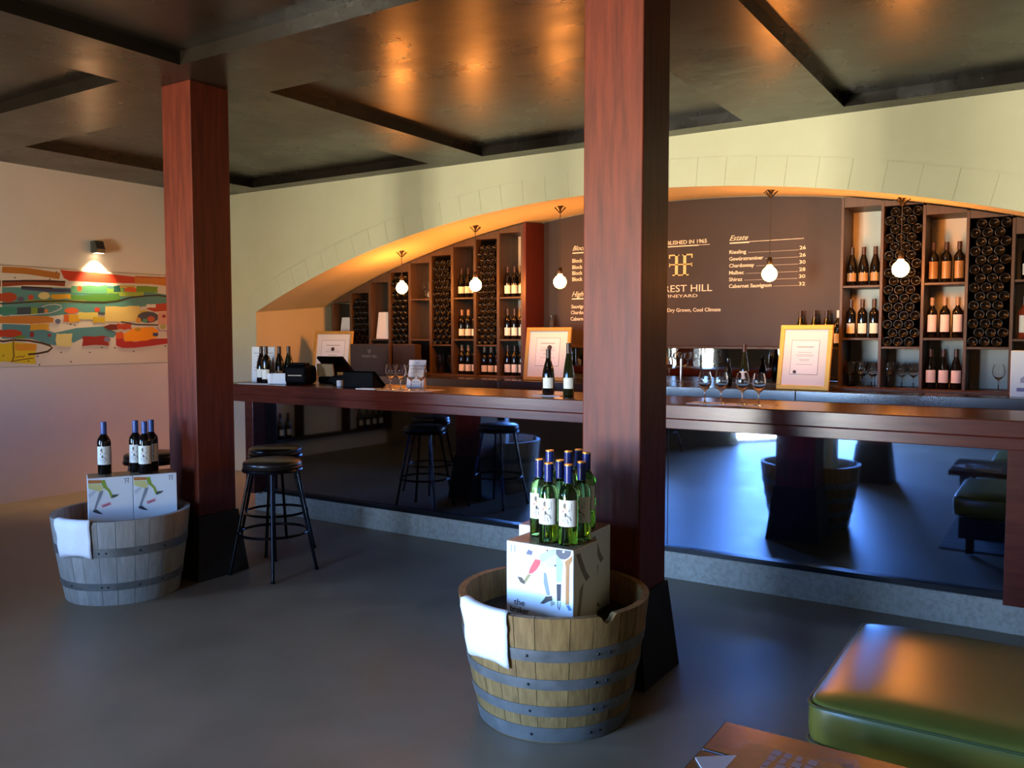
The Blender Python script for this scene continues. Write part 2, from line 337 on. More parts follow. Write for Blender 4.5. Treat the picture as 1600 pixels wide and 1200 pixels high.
PAINT=[('4f8f8c', [(3.895, 1.91), (4.498, 1.932), (4.905, 1.968), (5.596, 1.9), (5.594, 1.813), (5.262, 1.779), (4.848, 1.698), (4.584, 1.704), (4.332, 1.666), (3.887, 1.658)]), ('4a8a93', [(3.885, 1.59), (4.123, 1.582), (4.349, 1.512), (4.556, 1.557), (4.832, 1.576), (4.967, 1.513), (4.928, 1.466), (4.647, 1.478), (4.528, 1.422), (4.334, 1.396), (4.129, 1.457), (3.88, 1.459)]), ('b8732c', [(3.898, 2.035), (4.103, 2.036), (4.11, 2.092), (3.903, 2.089)]), ('b8732c', [(4.103, 2.036), (4.405, 2.006), (4.416, 2.064), (4.11, 2.092)]), ('8a3a22', [(3.897, 1.913), (4.082, 1.936), (4.082, 1.983), (3.896, 1.959)]), ('8a3a22', [(4.082, 1.936), (4.296, 1.946), (4.299, 1.994), (4.082, 1.983)]), ('8a3a22', [(4.296, 1.946), (4.457, 1.942), (4.462, 1.991), (4.299, 1.994)]), ('2a1a18', [(3.897, 1.953), (4.103, 1.968), (4.104, 1.983), (3.897, 1.968)]), ('2a1a18', [(4.103, 1.968), (4.459, 1.978), (4.46, 1.993), (4.104, 1.983)]), ('cf3a22', [(4.416, 2.099), (4.503, 2.088), (4.786, 2.088), (5.177, 2.07), (5.188, 2.007), (4.906, 1.997), (4.5, 1.996), (4.449, 2.018)]), ('d07a2c', [(5.167, 2.003), (5.359, 2.006), (5.368, 2.082), (5.172, 2.077)]), ('d07a2c', [(5.359, 2.006), (5.579, 1.992), (5.592, 2.069), (5.368, 2.082)]), ('b84a2a', [(5.176, 2.067), (5.586, 2.074), (5.587, 2.086), (5.177, 2.079)]), ('2e3f66', [(4.058, 1.896), (4.293, 1.884), (4.296, 1.917), (4.062, 1.928)]), ('2e3f66', [(4.293, 1.884), (4.513, 1.888), (4.515, 1.921), (4.296, 1.917)]), ('1c1d2a', [(4.059, 1.912), (4.339, 1.912), (4.34, 1.927), (4.06, 1.927)]), ('5aa37a', [(4.521, 1.951), (4.607, 1.949), (4.695, 1.963), (4.784, 1.958), (4.875, 1.977), (4.878, 1.93), (4.872, 1.891), (4.781, 1.886), (4.692, 1.881), (4.605, 1.885), (4.519, 1.882), (4.51, 1.914)]), ('e0602c', [(4.622, 1.93), (4.618, 1.916), (4.608, 1.905), (4.595, 1.901), (4.583, 1.904), (4.574, 1.914), (4.571, 1.927), (4.574, 1.941), (4.584, 1.951), (4.597, 1.955), (4.61, 1.952), (4.619, 1.943)]), ('7fb04a', [(4.867, 1.946), (4.911, 1.939), (4.955, 1.948), (4.999, 1.952), (5.044, 1.952), (5.039, 1.924), (5.042, 1.898), (4.998, 1.899), (4.953, 1.892), (4.909, 1.897), (4.866, 1.885), (4.875, 1.917)]), ('0f5a5a', [(4.943, 1.973), (4.962, 1.969), (4.981, 1.976), (5.0, 1.976), (5.019, 1.978), (5.011, 1.943), (5.017, 1.913), (4.998, 1.915), (4.979, 1.909), (4.96, 1.912), (4.941, 1.908), (4.944, 1.94)]), ('c8a83a', [(5.006, 1.974), (5.048, 1.977), (5.09, 1.979), (5.132, 1.981), (5.174, 1.982), (5.172, 1.972), (5.174, 1.963), (5.131, 1.959), (5.089, 1.96), (5.047, 1.958), (5.006, 1.953), (5.009, 1.965)]), ('e5622c', [(5.193, 1.939), (5.183, 1.924), (5.156, 1.912), (5.12, 1.906), (5.084, 1.909), (5.059, 1.919), (5.05, 1.933), (5.06, 1.948), (5.086, 1.96), (5.122, 1.966), (5.157, 1.963), (5.184, 1.954)]), ('6f9a2c', [(5.188, 1.981), (5.247, 1.983), (5.308, 1.985), (5.368, 1.982), (5.43, 1.983), (5.417, 1.957), (5.429, 1.927), (5.367, 1.919), (5.306, 1.921), (5.245, 1.922), (5.186, 1.91), (5.183, 1.947)]), ('4c8a38', [(4.496, 1.866), (4.618, 1.863), (4.743, 1.88), (4.872, 1.883), (5.004, 1.89), (5.005, 1.852), (5.002, 1.814), (4.87, 1.813), (4.741, 1.814), (4.616, 1.804), (4.494, 1.805), (4.502, 1.834)]), ('9fb84a', [(5.004, 1.909), (5.069, 1.921), (5.133, 1.918), (5.199, 1.919), (5.266, 1.924), (5.264, 1.903), (5.264, 1.879), (5.198, 1.875), (5.132, 1.878), (5.067, 1.871), (5.003, 1.871), (4.996, 1.893)]), ('7a8f4a', [(4.098, 1.808), (4.232, 1.813), (4.37, 1.816), (4.512, 1.821), (4.658, 1.824), (4.653, 1.811), (4.657, 1.795), (4.511, 1.792), (4.369, 1.785), (4.231, 1.784), (4.097, 1.78), (4.098, 1.793)]), ('b04428', [(4.02, 1.825), (4.009, 1.803), (3.98, 1.786), (3.942, 1.778), (3.904, 1.783), (3.877, 1.798), (3.867, 1.82), (3.878, 1.842), (3.906, 1.86), (3.945, 1.867), (3.983, 1.863), (4.011, 1.847)]), ('c8442a', [(4.167, 1.831), (4.163, 1.819), (4.153, 1.81), (4.141, 1.806), (4.128, 1.809), (4.119, 1.817), (4.116, 1.829), (4.12, 1.841), (4.129, 1.85), (4.142, 1.853), (4.155, 1.851), (4.164, 1.842)]), ('5a5a7a', [(4.083, 1.812), (4.078, 1.8), (4.066, 1.791), (4.05, 1.787), (4.035, 1.79), (4.024, 1.798), (4.02, 1.809), (4.024, 1.821), (4.036, 1.83), (4.052, 1.834), (4.067, 1.831), (4.079, 1.823)]), ('d8cc8a', [(4.315, 1.85), (4.307, 1.833), (4.287, 1.821), (4.259, 1.815), (4.232, 1.819), (4.213, 1.83), (4.206, 1.846), (4.214, 1.863), (4.234, 1.875), (4.261, 1.881), (4.289, 1.878), (4.308, 1.866)]), ('e0a82c', [(4.327, 1.863), (4.373, 1.866), (4.419, 1.869), (4.466, 1.873), (4.513, 1.871), (4.506, 1.851), (4.512, 1.829), (4.465, 1.831), (4.418, 1.824), (4.371, 1.821), (4.326, 1.826), (4.319, 1.844)]), ('2a2014', [(3.891, 1.759), (4.045, 1.772), (4.045, 1.785), (3.891, 1.772)]), ('2a2014', [(4.045, 1.772), (4.204, 1.788), (4.204, 1.801), (4.045, 1.785)]), ('2a2014', [(4.204, 1.788), (4.448, 1.801), (4.449, 1.814), (4.204, 1.801)]), ('2a2014', [(4.448, 1.801), (4.657, 1.796), (4.658, 1.81), (4.449, 1.814)]), ('2a2014', [(4.657, 1.796), (4.839, 1.798), (4.839, 1.812), (4.658, 1.81)]), ('2a2014', [(4.839, 1.798), (4.978, 1.817), (4.975, 1.831), (4.839, 1.812)]), ('2a2014', [(4.978, 1.817), (5.133, 1.858), (5.131, 1.872), (4.975, 1.831)]), ('2a2014', [(5.133, 1.858), (5.292, 1.878), (5.291, 1.893), (5.131, 1.872)]), ('2a2014', [(5.292, 1.878), (5.427, 1.889), (5.429, 1.904), (5.291, 1.893)]), ('2a2014', [(5.427, 1.889), (5.587, 1.874), (5.59, 1.889), (5.429, 1.904)]), ('2f8a78', [(3.89, 1.735), (3.919, 1.737), (3.948, 1.738), (3.978, 1.738), (4.007, 1.737), (4.013, 1.706), (4.005, 1.671), (3.976, 1.68), (3.946, 1.679), (3.917, 1.669), (3.887, 1.669), (3.887, 1.703)]), ('2c4a5a', [(4.012, 1.734), (4.071, 1.74), (4.131, 1.744), (4.19, 1.735), (4.252, 1.741), (4.261, 1.711), (4.25, 1.681), (4.189, 1.685), (4.128, 1.673), (4.069, 1.672), (4.01, 1.676), (4.018, 1.706)]), ('7a9a3a', [(4.138, 1.741), (4.153, 1.739), (4.168, 1.738), (4.183, 1.742), (4.197, 1.742), (4.198, 1.707), (4.195, 1.678), (4.18, 1.674), (4.166, 1.677), (4.151, 1.674), (4.136, 1.677), (4.139, 1.706)]), ('d88a4a', [(4.294, 1.711), (4.292, 1.702), (4.285, 1.695), (4.275, 1.692), (4.266, 1.695), (4.259, 1.701), (4.257, 1.711), (4.26, 1.72), (4.267, 1.727), (4.276, 1.73), (4.286, 1.727), (4.292, 1.721)]), ('d8ddd8', [(4.236, 1.743), (4.291, 1.763), (4.29, 1.769), (4.234, 1.749)]), ('d8ddd8', [(4.291, 1.763), (4.357, 1.771), (4.358, 1.778), (4.29, 1.769)]), ('d8ddd8', [(4.357, 1.771), (4.411, 1.762), (4.415, 1.768), (4.358, 1.778)]), ('d8ddd8', [(4.411, 1.762), (4.415, 1.742), (4.421, 1.738), (4.415, 1.768)]), ('d8ddd8', [(4.415, 1.742), (4.377, 1.72), (4.379, 1.714), (4.421, 1.738)]), ('d8ddd8', [(4.377, 1.72), (4.31, 1.696), (4.311, 1.69), (4.379, 1.714)]), ('d8ddd8', [(4.31, 1.696), (4.147, 1.679), (4.147, 1.673), (4.311, 1.69)]), ('d8ddd8', [(4.147, 1.679), (3.948, 1.665), (3.948, 1.658), (4.147, 1.673)]), ('e0602c', [(4.582, 1.72), (4.572, 1.705), (4.546, 1.694), (4.511, 1.689), (4.477, 1.693), (4.452, 1.703), (4.443, 1.717), (4.453, 1.732), (4.478, 1.743), (4.513, 1.748), (4.548, 1.745), (4.573, 1.735)]), ('d8482c', [(4.795, 1.734), (4.791, 1.723), (4.78, 1.714), (4.765, 1.711), (4.75, 1.713), (4.74, 1.722), (4.737, 1.733), (4.741, 1.744), (4.752, 1.753), (4.766, 1.757), (4.781, 1.754), (4.791, 1.746)]), ('3a4a5a', [(4.775, 1.71), (4.793, 1.707), (4.811, 1.711), (4.83, 1.708), (4.848, 1.708), (4.849, 1.698), (4.848, 1.689), (4.829, 1.685), (4.81, 1.684), (4.792, 1.686), (4.774, 1.686), (4.776, 1.697)]), ('e2c87a', [(4.85, 1.767), (4.939, 1.772), (5.029, 1.767), (5.121, 1.78), (5.215, 1.782), (5.216, 1.704), (5.211, 1.627), (5.117, 1.629), (5.025, 1.617), (4.934, 1.625), (4.846, 1.622), (4.844, 1.697)]), ('dcb83a', [(5.214, 1.741), (5.239, 1.732), (5.264, 1.743), (5.289, 1.736), (5.314, 1.738), (5.316, 1.711), (5.313, 1.682), (5.287, 1.678), (5.262, 1.685), (5.237, 1.686), (5.212, 1.681), (5.218, 1.709)]), ('c03a26', [(5.405, 1.808), (5.587, 1.825), (5.585, 1.744), (5.382, 1.727), (5.288, 1.756)]), ('e8ddd0', [(5.296, 1.803), (5.321, 1.801), (5.347, 1.801), (5.372, 1.805), (5.398, 1.804), (5.398, 1.788), (5.397, 1.771), (5.371, 1.768), (5.346, 1.77), (5.32, 1.767), (5.295, 1.77), (5.29, 1.785)]), ('c97f35', [(3.887, 1.653), (4.041, 1.663), (4.287, 1.665), (4.342, 1.644), (4.335, 1.606), (4.134, 1.592), (3.885, 1.595)]), ('dca432', [(4.123, 1.594), (4.167, 1.588), (4.212, 1.595), (4.256, 1.596), (4.302, 1.591), (4.292, 1.565), (4.3, 1.531), (4.255, 1.539), (4.21, 1.54), (4.165, 1.535), (4.121, 1.532), (4.13, 1.564)]), ('5a6a8a', [(4.407, 1.617), (4.403, 1.605), (4.393, 1.596), (4.38, 1.593), (4.366, 1.596), (4.357, 1.605), (4.354, 1.617), (4.357, 1.629), (4.368, 1.638), (4.381, 1.641), (4.395, 1.638), (4.404, 1.63)]), ('d0602a', [(4.433, 1.677), (4.459, 1.684), (4.484, 1.674), (4.51, 1.677), (4.536, 1.686), (4.529, 1.65), (4.535, 1.623), (4.508, 1.618), (4.482, 1.615), (4.457, 1.614), (4.431, 1.614), (4.439, 1.648)]), ('d8a02a', [(4.49, 1.685), (4.516, 1.683), (4.542, 1.685), (4.568, 1.683), (4.595, 1.687), (4.588, 1.647), (4.593, 1.615), (4.566, 1.619), (4.54, 1.612), (4.514, 1.605), (4.488, 1.605), (4.481, 1.645)]), ('d8c86a', [(4.584, 1.71), (4.631, 1.705), (4.678, 1.706), (4.726, 1.709), (4.775, 1.707), (4.767, 1.679), (4.773, 1.651), (4.724, 1.641), (4.676, 1.641), (4.629, 1.639), (4.582, 1.644), (4.574, 1.676)]), ('c8a82a', [(4.725, 1.669), (4.755, 1.663), (4.785, 1.665), (4.816, 1.665), (4.847, 1.663), (4.837, 1.64), (4.845, 1.606), (4.814, 1.61), (4.784, 1.616), (4.753, 1.608), (4.723, 1.605), (4.715, 1.638)]), ('404a5a', [(5.429, 1.673), (5.411, 1.643), (5.365, 1.621), (5.304, 1.613), (5.244, 1.62), (5.201, 1.64), (5.185, 1.669), (5.202, 1.698), (5.247, 1.72), (5.307, 1.729), (5.368, 1.723), (5.413, 1.702)]), ('c85a3a', [(5.383, 1.654), (5.377, 1.639), (5.36, 1.628), (5.338, 1.624), (5.317, 1.628), (5.301, 1.638), (5.296, 1.653), (5.302, 1.667), (5.318, 1.678), (5.34, 1.683), (5.362, 1.679), (5.377, 1.669)]), ('4a9a80', [(5.298, 1.635), (5.294, 1.624), (5.284, 1.615), (5.27, 1.612), (5.257, 1.615), (5.247, 1.623), (5.244, 1.634), (5.248, 1.645), (5.258, 1.653), (5.272, 1.656), (5.285, 1.653), (5.295, 1.645)]), ('d8953a', [(5.227, 1.64), (5.223, 1.625), (5.212, 1.614), (5.197, 1.61), (5.182, 1.614), (5.172, 1.624), (5.169, 1.639), (5.173, 1.653), (5.184, 1.664), (5.199, 1.668), (5.213, 1.664), (5.223, 1.654)]), ('e0a08c', [(5.423, 1.72), (5.463, 1.723), (5.504, 1.732), (5.544, 1.729), (5.585, 1.734), (5.589, 1.663), (5.581, 1.6), (5.54, 1.595), (5.5, 1.597), (5.46, 1.599), (5.42, 1.595), (5.418, 1.661)]), ('8a1f22', [(5.51, 1.684), (5.507, 1.676), (5.499, 1.669), (5.488, 1.667), (5.478, 1.669), (5.471, 1.675), (5.468, 1.684), (5.471, 1.692), (5.479, 1.699), (5.489, 1.701), (5.5, 1.699), (5.507, 1.693)]), ('6a1a22', [(4.819, 1.57), (4.894, 1.597), (4.983, 1.595), (4.968, 1.542), (4.88, 1.538)]), ('b83a26', [(4.97, 1.605), (5.008, 1.597), (5.047, 1.604), (5.085, 1.603), (5.124, 1.598), (5.113, 1.574), (5.123, 1.545), (5.084, 1.551), (5.045, 1.541), (5.007, 1.551), (4.968, 1.547), (4.964, 1.573)]), ('3a3a48', [(5.007, 1.614), (5.176, 1.587), (5.178, 1.602), (5.01, 1.628)]), ('3a3a48', [(5.176, 1.587), (5.419, 1.586), (5.42, 1.6), (5.178, 1.602)]), ('b8b06a', [(5.511, 1.578), (5.506, 1.564), (5.492, 1.554), (5.474, 1.55), (5.456, 1.554), (5.443, 1.564), (5.439, 1.577), (5.444, 1.591), (5.457, 1.601), (5.476, 1.605), (5.494, 1.601), (5.507, 1.591)]), ('b08ab0', [(5.4, 1.571), (5.429, 1.532), (5.435, 1.543), (5.411, 1.578)]), ('b08ab0', [(5.429, 1.532), (5.531, 1.526), (5.529, 1.538), (5.435, 1.543)]), ('b08ab0', [(5.531, 1.526), (5.571, 1.559), (5.561, 1.568), (5.529, 1.538)]), ('b83c26', [(4.057, 1.506), (4.042, 1.488), (4.004, 1.475), (3.952, 1.47), (3.901, 1.475), (3.865, 1.488), (3.852, 1.506), (3.866, 1.524), (3.903, 1.537), (3.954, 1.542), (4.006, 1.537), (4.043, 1.524)]), ('8a1f2a', [(4.158, 1.495), (4.155, 1.482), (4.148, 1.472), (4.138, 1.468), (4.129, 1.472), (4.122, 1.482), (4.12, 1.495), (4.123, 1.509), (4.13, 1.519), (4.14, 1.522), (4.149, 1.519), (4.156, 1.509)]), ('8a1f3a', [(4.313, 1.49), (4.31, 1.482), (4.304, 1.476), (4.296, 1.474), (4.288, 1.476), (4.282, 1.482), (4.28, 1.49), (4.282, 1.497), (4.288, 1.503), (4.297, 1.505), (4.305, 1.503), (4.311, 1.497)]), ('5a8a3a', [(3.994, 1.482), (4.014, 1.484), (4.035, 1.487), (4.056, 1.484), (4.077, 1.484), (4.075, 1.471), (4.076, 1.458), (4.055, 1.458), (4.034, 1.46), (4.014, 1.46), (3.993, 1.455), (3.994, 1.471)]), ('dcd08a', [(4.366, 1.506), (4.402, 1.5), (4.439, 1.505), (4.476, 1.503), (4.514, 1.507), (4.503, 1.447), (4.51, 1.392), (4.472, 1.384), (4.435, 1.383), (4.399, 1.39), (4.362, 1.388), (4.352, 1.448)]), ('9a1f26', [(4.606, 1.477), (4.673, 1.48), (4.74, 1.476), (4.809, 1.485), (4.878, 1.472), (4.866, 1.435), (4.876, 1.387), (4.806, 1.393), (4.738, 1.396), (4.67, 1.392), (4.603, 1.385), (4.616, 1.436)]), ('7a7a9a', [(4.894, 1.448), (4.889, 1.436), (4.876, 1.428), (4.858, 1.425), (4.841, 1.428), (4.829, 1.437), (4.824, 1.448), (4.829, 1.46), (4.842, 1.469), (4.86, 1.472), (4.877, 1.468), (4.89, 1.46)]), ('b8242e', [(4.949, 1.512), (5.019, 1.524), (5.029, 1.441), (5.159, 1.423), (5.361, 1.452), (5.578, 1.457), (5.576, 1.407), (5.345, 1.381), (5.144, 1.363), (5.014, 1.364), (4.951, 1.389)]), ('d8552a', [(4.955, 1.511), (4.974, 1.513), (4.993, 1.517), (5.012, 1.513), (5.031, 1.511), (5.038, 1.483), (5.029, 1.45), (5.01, 1.458), (4.991, 1.452), (4.972, 1.45), (4.953, 1.456), (4.95, 1.483)]), ('ff9a18', [(5.033, 1.501), (5.149, 1.561), (5.35, 1.572), (5.418, 1.538), (5.402, 1.464), (5.279, 1.434), (5.042, 1.427)]), ('1f3a7a', [(5.356, 1.513), (5.371, 1.514), (5.386, 1.51), (5.402, 1.514), (5.418, 1.515), (5.412, 1.496), (5.417, 1.477), (5.401, 1.481), (5.385, 1.476), (5.37, 1.482), (5.355, 1.477), (5.357, 1.496)]), ('e88a1c', [(5.515, 1.523), (5.531, 1.516), (5.547, 1.517), (5.563, 1.517), (5.579, 1.523), (5.583, 1.496), (5.578, 1.474), (5.562, 1.473), (5.546, 1.477), (5.53, 1.475), (5.514, 1.477), (5.52, 1.496)]), ('c8902a', [(5.226, 1.547), (5.22, 1.537), (5.207, 1.53), (5.188, 1.527), (5.17, 1.53), (5.156, 1.537), (5.152, 1.546), (5.157, 1.556), (5.171, 1.563), (5.189, 1.566), (5.208, 1.563), (5.221, 1.556)]), ('e0c428', [(3.879, 1.411), (3.971, 1.432), (4.181, 1.408), (4.156, 1.305), (4.165, 1.229), (3.986, 1.245), (3.874, 1.264)]), ('e0982a', [(3.992, 1.418), (4.035, 1.411), (4.08, 1.417), (4.125, 1.416), (4.171, 1.41), (4.179, 1.384), (4.169, 1.35), (4.123, 1.351), (4.078, 1.352), (4.034, 1.351), (3.99, 1.359), (3.983, 1.386)]), ('3a2a18', [(3.881, 1.427), (3.972, 1.439), (3.972, 1.456), (3.879, 1.444)]), ('3a2a18', [(3.972, 1.439), (4.106, 1.433), (4.109, 1.45), (3.972, 1.456)]), ('3a2a18', [(4.106, 1.433), (4.223, 1.41), (4.227, 1.427), (4.109, 1.45)]), ('3a2a18', [(4.223, 1.41), (4.291, 1.388), (4.3, 1.404), (4.227, 1.427)]), ('3a2a18', [(4.291, 1.388), (4.309, 1.376), (4.325, 1.371), (4.3, 1.404)]), ('3a2a18', [(4.309, 1.376), (4.274, 1.35), (4.28, 1.333), (4.325, 1.371)]), ('3a2a18', [(4.274, 1.35), (4.188, 1.333), (4.19, 1.316), (4.28, 1.333)]), ('3a2a18', [(4.188, 1.333), (4.098, 1.326), (4.099, 1.309), (4.19, 1.316)]), ('7a5a18', [(3.971, 1.458), (3.966, 1.384), (3.978, 1.384), (3.984, 1.458)]), ('7a5a18', [(3.966, 1.384), (3.969, 1.31), (3.982, 1.309), (3.978, 1.384)]), ('7a5a18', [(3.969, 1.31), (3.955, 1.258), (3.966, 1.255), (3.982, 1.309)]), ('7a4a18', [(3.946, 1.253), (4.029, 1.266), (4.028, 1.275), (3.944, 1.261)]), ('7a4a18', [(4.029, 1.266), (4.145, 1.28), (4.145, 1.288), (4.028, 1.275)]), ('7a4a18', [(3.988, 1.289), (4.029, 1.299), (4.029, 1.306), (3.987, 1.297)]), ('7a4a18', [(4.029, 1.299), (4.045, 1.291), (4.044, 1.299), (4.029, 1.306)]), ('7a4a18', [(4.045, 1.291), (4.073, 1.304), (4.07, 1.311), (4.044, 1.299)]), ('2a2420', [(4.013, 1.998), (4.009, 1.992), (4.002, 1.992), (3.998, 1.997), (4.002, 2.003), (4.009, 2.003)]), ('2a2420', [(4.324, 2.001), (4.32, 1.995), (4.313, 1.994), (4.309, 2.0), (4.313, 2.006), (4.321, 2.006)]), ('2a2420', [(4.388, 2.07), (4.384, 2.064), (4.376, 2.064), (4.372, 2.069), (4.376, 2.075), (4.384, 2.076)]), ('2a2420', [(4.507, 1.593), (4.503, 1.587), (4.495, 1.587), (4.491, 1.593), (4.495, 1.599), (4.503, 1.599)]), ('2a2420', [(4.547, 1.582), (4.543, 1.576), (4.535, 1.576), (4.531, 1.582), (4.535, 1.588), (4.543, 1.588)]), ('2a2420', [(4.687, 1.325), (4.683, 1.319), (4.674, 1.32), (4.67, 1.326), (4.675, 1.331), (4.683, 1.331)]), ('2a2420', [(4.81, 1.371), (4.805, 1.365), (4.797, 1.365), (4.793, 1.371), (4.797, 1.377), (4.806, 1.377)]), ('2a2420', [(4.944, 1.365), (4.94, 1.359), (4.931, 1.359), (4.927, 1.366), (4.931, 1.372), (4.94, 1.372)]), ('2a2420', [(5.145, 1.327), (5.141, 1.321), (5.131, 1.321), (5.127, 1.327), (5.132, 1.333), (5.141, 1.333)]), ('2a2420', [(5.507, 1.377), (5.502, 1.37), (5.492, 1.37), (5.488, 1.377), (5.493, 1.383), (5.503, 1.383)]), ('2a2420', [(4.191, 1.299), (4.187, 1.294), (4.179, 1.294), (4.176, 1.3), (4.18, 1.305), (4.187, 1.305)]), ('2a2420', [(4.408, 1.33), (4.403, 1.325), (4.395, 1.325), (4.392, 1.331), (4.396, 1.336), (4.404, 1.336)]), ('2a2420', [(4.109, 1.258), (4.105, 1.252), (4.098, 1.252), (4.094, 1.258), (4.098, 1.264), (4.105, 1.263)]), ('2a2420', [(4.502, 1.242), (4.498, 1.236), (4.49, 1.236), (4.486, 1.242), (4.49, 1.248), (4.498, 1.248)]), ('2a2420', [(4.205, 1.222), (4.201, 1.217), (4.193, 1.217), (4.189, 1.223), (4.193, 1.228), (4.201, 1.228)]), ('2a2420', [(3.903, 1.311), (3.899, 1.305), (3.892, 1.305), (3.889, 1.311), (3.892, 1.316), (3.9, 1.316)])]
RBOX=[('e0dcb0', [(0.111, -0.01), (0.147, -0.006), (0.146, -0.02), (0.126, -0.033), (0.111, -0.025)]), ('6a6a80', [(0.091, -0.037), (0.101, -0.022), (0.111, -0.025), (0.12, -0.027), (0.115, -0.043), (0.104, -0.042), (0.093, -0.043)]), ('b8d4da', [(0.155, -0.032), (0.218, -0.004), (0.225, -0.025), (0.197, -0.044), (0.162, -0.065), (0.147, -0.051)]), ('cfeef2', [(0.183, -0.046), (0.223, -0.025), (0.223, -0.071), (0.19, -0.082), (0.176, -0.069)]), ('e0585a', [(0.131, -0.055), (0.155, -0.056), (0.153, -0.072), (0.137, -0.096), (0.119, -0.112), (0.101, -0.117), (0.106, -0.098), (0.119, -0.074)]), ('a0935a', [(0.099, -0.118), (0.113, -0.119), (0.09, -0.151), (0.084, -0.159), (0.075, -0.153)]), ('5a4a3a', [(0.051, -0.135), (0.071, -0.135), (0.086, -0.151), (0.082, -0.161), (0.064, -0.155)]), ('8a9aa8', [(0.169, -0.101), (0.18, -0.102), (0.187, -0.138), (0.197, -0.183), (0.183, -0.188), (0.169, -0.141)]), ('4a4030', [(0.153, -0.223), (0.173, -0.2), (0.176, -0.193), (0.205, -0.185), (0.208, -0.203), (0.191, -0.209), (0.169, -0.222)]), ('55555a', [(0.287, -0.001), (0.287, -0.006), (0.286, -0.012), (0.285, -0.017), (0.282, -0.022), (0.278, -0.027), (0.274, -0.031), (0.269, -0.034), (0.263, -0.037), (0.258, -0.038), (0.252, -0.039), (0.246, -0.039), (0.24, -0.038), (0.235, -0.036), (0.231, -0.033), (0.227, -0.03), (0.224, -0.025), (0.222, -0.021), (0.222, -0.016), (0.222, -0.01), (0.223, -0.005), (0.284, -0.001)]), ('d8d8d8', [(0.26, -0.009), (0.259, -0.012), (0.256, -0.014), (0.253, -0.015), (0.25, -0.014), (0.249, -0.011), (0.25, -0.008), (0.253, -0.006), (0.256, -0.005), (0.259, -0.007)]), ('a9c4a0', [(0.225, -0.025), (0.249, -0.046), (0.251, -0.061), (0.245, -0.126), (0.225, -0.129), (0.223, -0.062)]), ('2a2f3a', [(0.225, -0.137), (0.245, -0.134), (0.243, -0.198), (0.227, -0.201)]), ('5a6570', [(0.229, -0.202), (0.233, -0.202), (0.232, -0.22), (0.238, -0.233), (0.236, -0.235), (0.229, -0.222)]), ('5a6570', [(0.24, -0.201), (0.242, -0.2), (0.242, -0.219), (0.238, -0.233), (0.236, -0.232), (0.239, -0.218)]), ('b07a3c', [(0.26, -0.047), (0.287, -0.025), (0.296, -0.015), (0.294, -0.039), (0.28, -0.057), (0.279, -0.206), (0.264, -0.209), (0.265, -0.071)]), ('5a7aa0', [(0.266, -0.21), (0.279, -0.208), (0.291, -0.225), (0.278, -0.229)]), ('b0a890', [(0.198, -0.208), (0.215, -0.205), (0.219, -0.216), (0.201, -0.226)]), ('222222', [(0.178, -0.016), (0.188, -0.01), (0.187, -0.018)]), ('222222', [(0.216, -0.063), (0.226, -0.066), (0.215, -0.074)]), ('333333', [(0.187, -0.014), (0.218, -0.01), (0.218, -0.011), (0.187, -0.015)]), ('9aa0a8', [(0.021, -0.014), (0.025, -0.013), (0.025, -0.042), (0.021, -0.042)]), ('9aa0a8', [(0.036, -0.013), (0.041, -0.013), (0.041, -0.04), (0.036, -0.04)])]
LBOX=[('c07838', [(0.002, -0.009), (0.072, -0.014), (0.074, -0.031), (0.004, -0.029)]), ('8fa838', [(0.072, -0.014), (0.09, -0.014), (0.099, -0.053), (0.116, -0.074), (0.126, -0.1), (0.12, -0.122), (0.106, -0.081), (0.081, -0.057), (0.072, -0.034)]), ('4a5a4a', [(0.12, -0.122), (0.126, -0.103), (0.164, -0.102), (0.151, -0.114), (0.13, -0.122)]), ('d8d488', [(0.002, -0.031), (0.064, -0.033), (0.081, -0.062), (0.066, -0.081), (0.031, -0.067), (0.004, -0.056)]), ('8a929a', [(0.061, -0.078), (0.081, -0.074), (0.07, -0.107), (0.049, -0.155), (0.04, -0.183), (0.028, -0.184), (0.041, -0.143)]), ('3a3f45', [(0.022, -0.186), (0.043, -0.18), (0.077, -0.211), (0.052, -0.206), (0.028, -0.195)]), ('d8a8b0', [(0.066, -0.157), (0.115, -0.141), (0.122, -0.159), (0.073, -0.175)]), ('b04a5a', [(0.076, -0.161), (0.112, -0.15), (0.113, -0.157), (0.078, -0.168)]), ('c8d0d4', [(0.003, -0.09), (0.031, -0.07), (0.046, -0.076), (0.01, -0.113)]), ('a0a4a8', [(0.195, -0.012), (0.2, -0.013), (0.199, -0.041), (0.194, -0.041)]), ('a0a4a8', [(0.21, -0.013), (0.215, -0.014), (0.214, -0.042), (0.209, -0.042)]), ('a0a4a8', [(0.19, -0.013), (0.205, -0.011), (0.205, -0.016), (0.19, -0.018)]), ('a0a4a8', [(0.205, -0.011), (0.219, -0.011), (0.219, -0.015), (0.205, -0.016)]), ('a0a4a8', [(0.197, -0.024), (0.216, -0.026), (0.216, -0.029), (0.197, -0.028)])]
# ================================================================ SETTING
XL, YB, CE = -7.87, 6.23, 3.005          # left wall, arch wall, ceiling height
YN, YS = 7.55, 7.195                     # niche back wall, shelf fronts
AX, AZ, AR = -3.043, -7.94, 10.569       # arch circle in the wall plane
JL, JR = -7.30, 1.21                     # arch jambs
G0, G1 = (-3.88, -1.66), (-2.30, -3.95)  # glazed doors (diagonal)
G2 = (-2.45, -3.73)                      # end of the glazed part
FL = [(XL, YB), (XL, 0.75), (-5.2, 0.0), G0, G1, (-1.6, -5.0), (4.0, -5.0), (4.0, YB)]
def arch_z(x, y=YB): return AZ+sqrt(AR*AR-(x-AX)**2)+0.078*(y-YB)

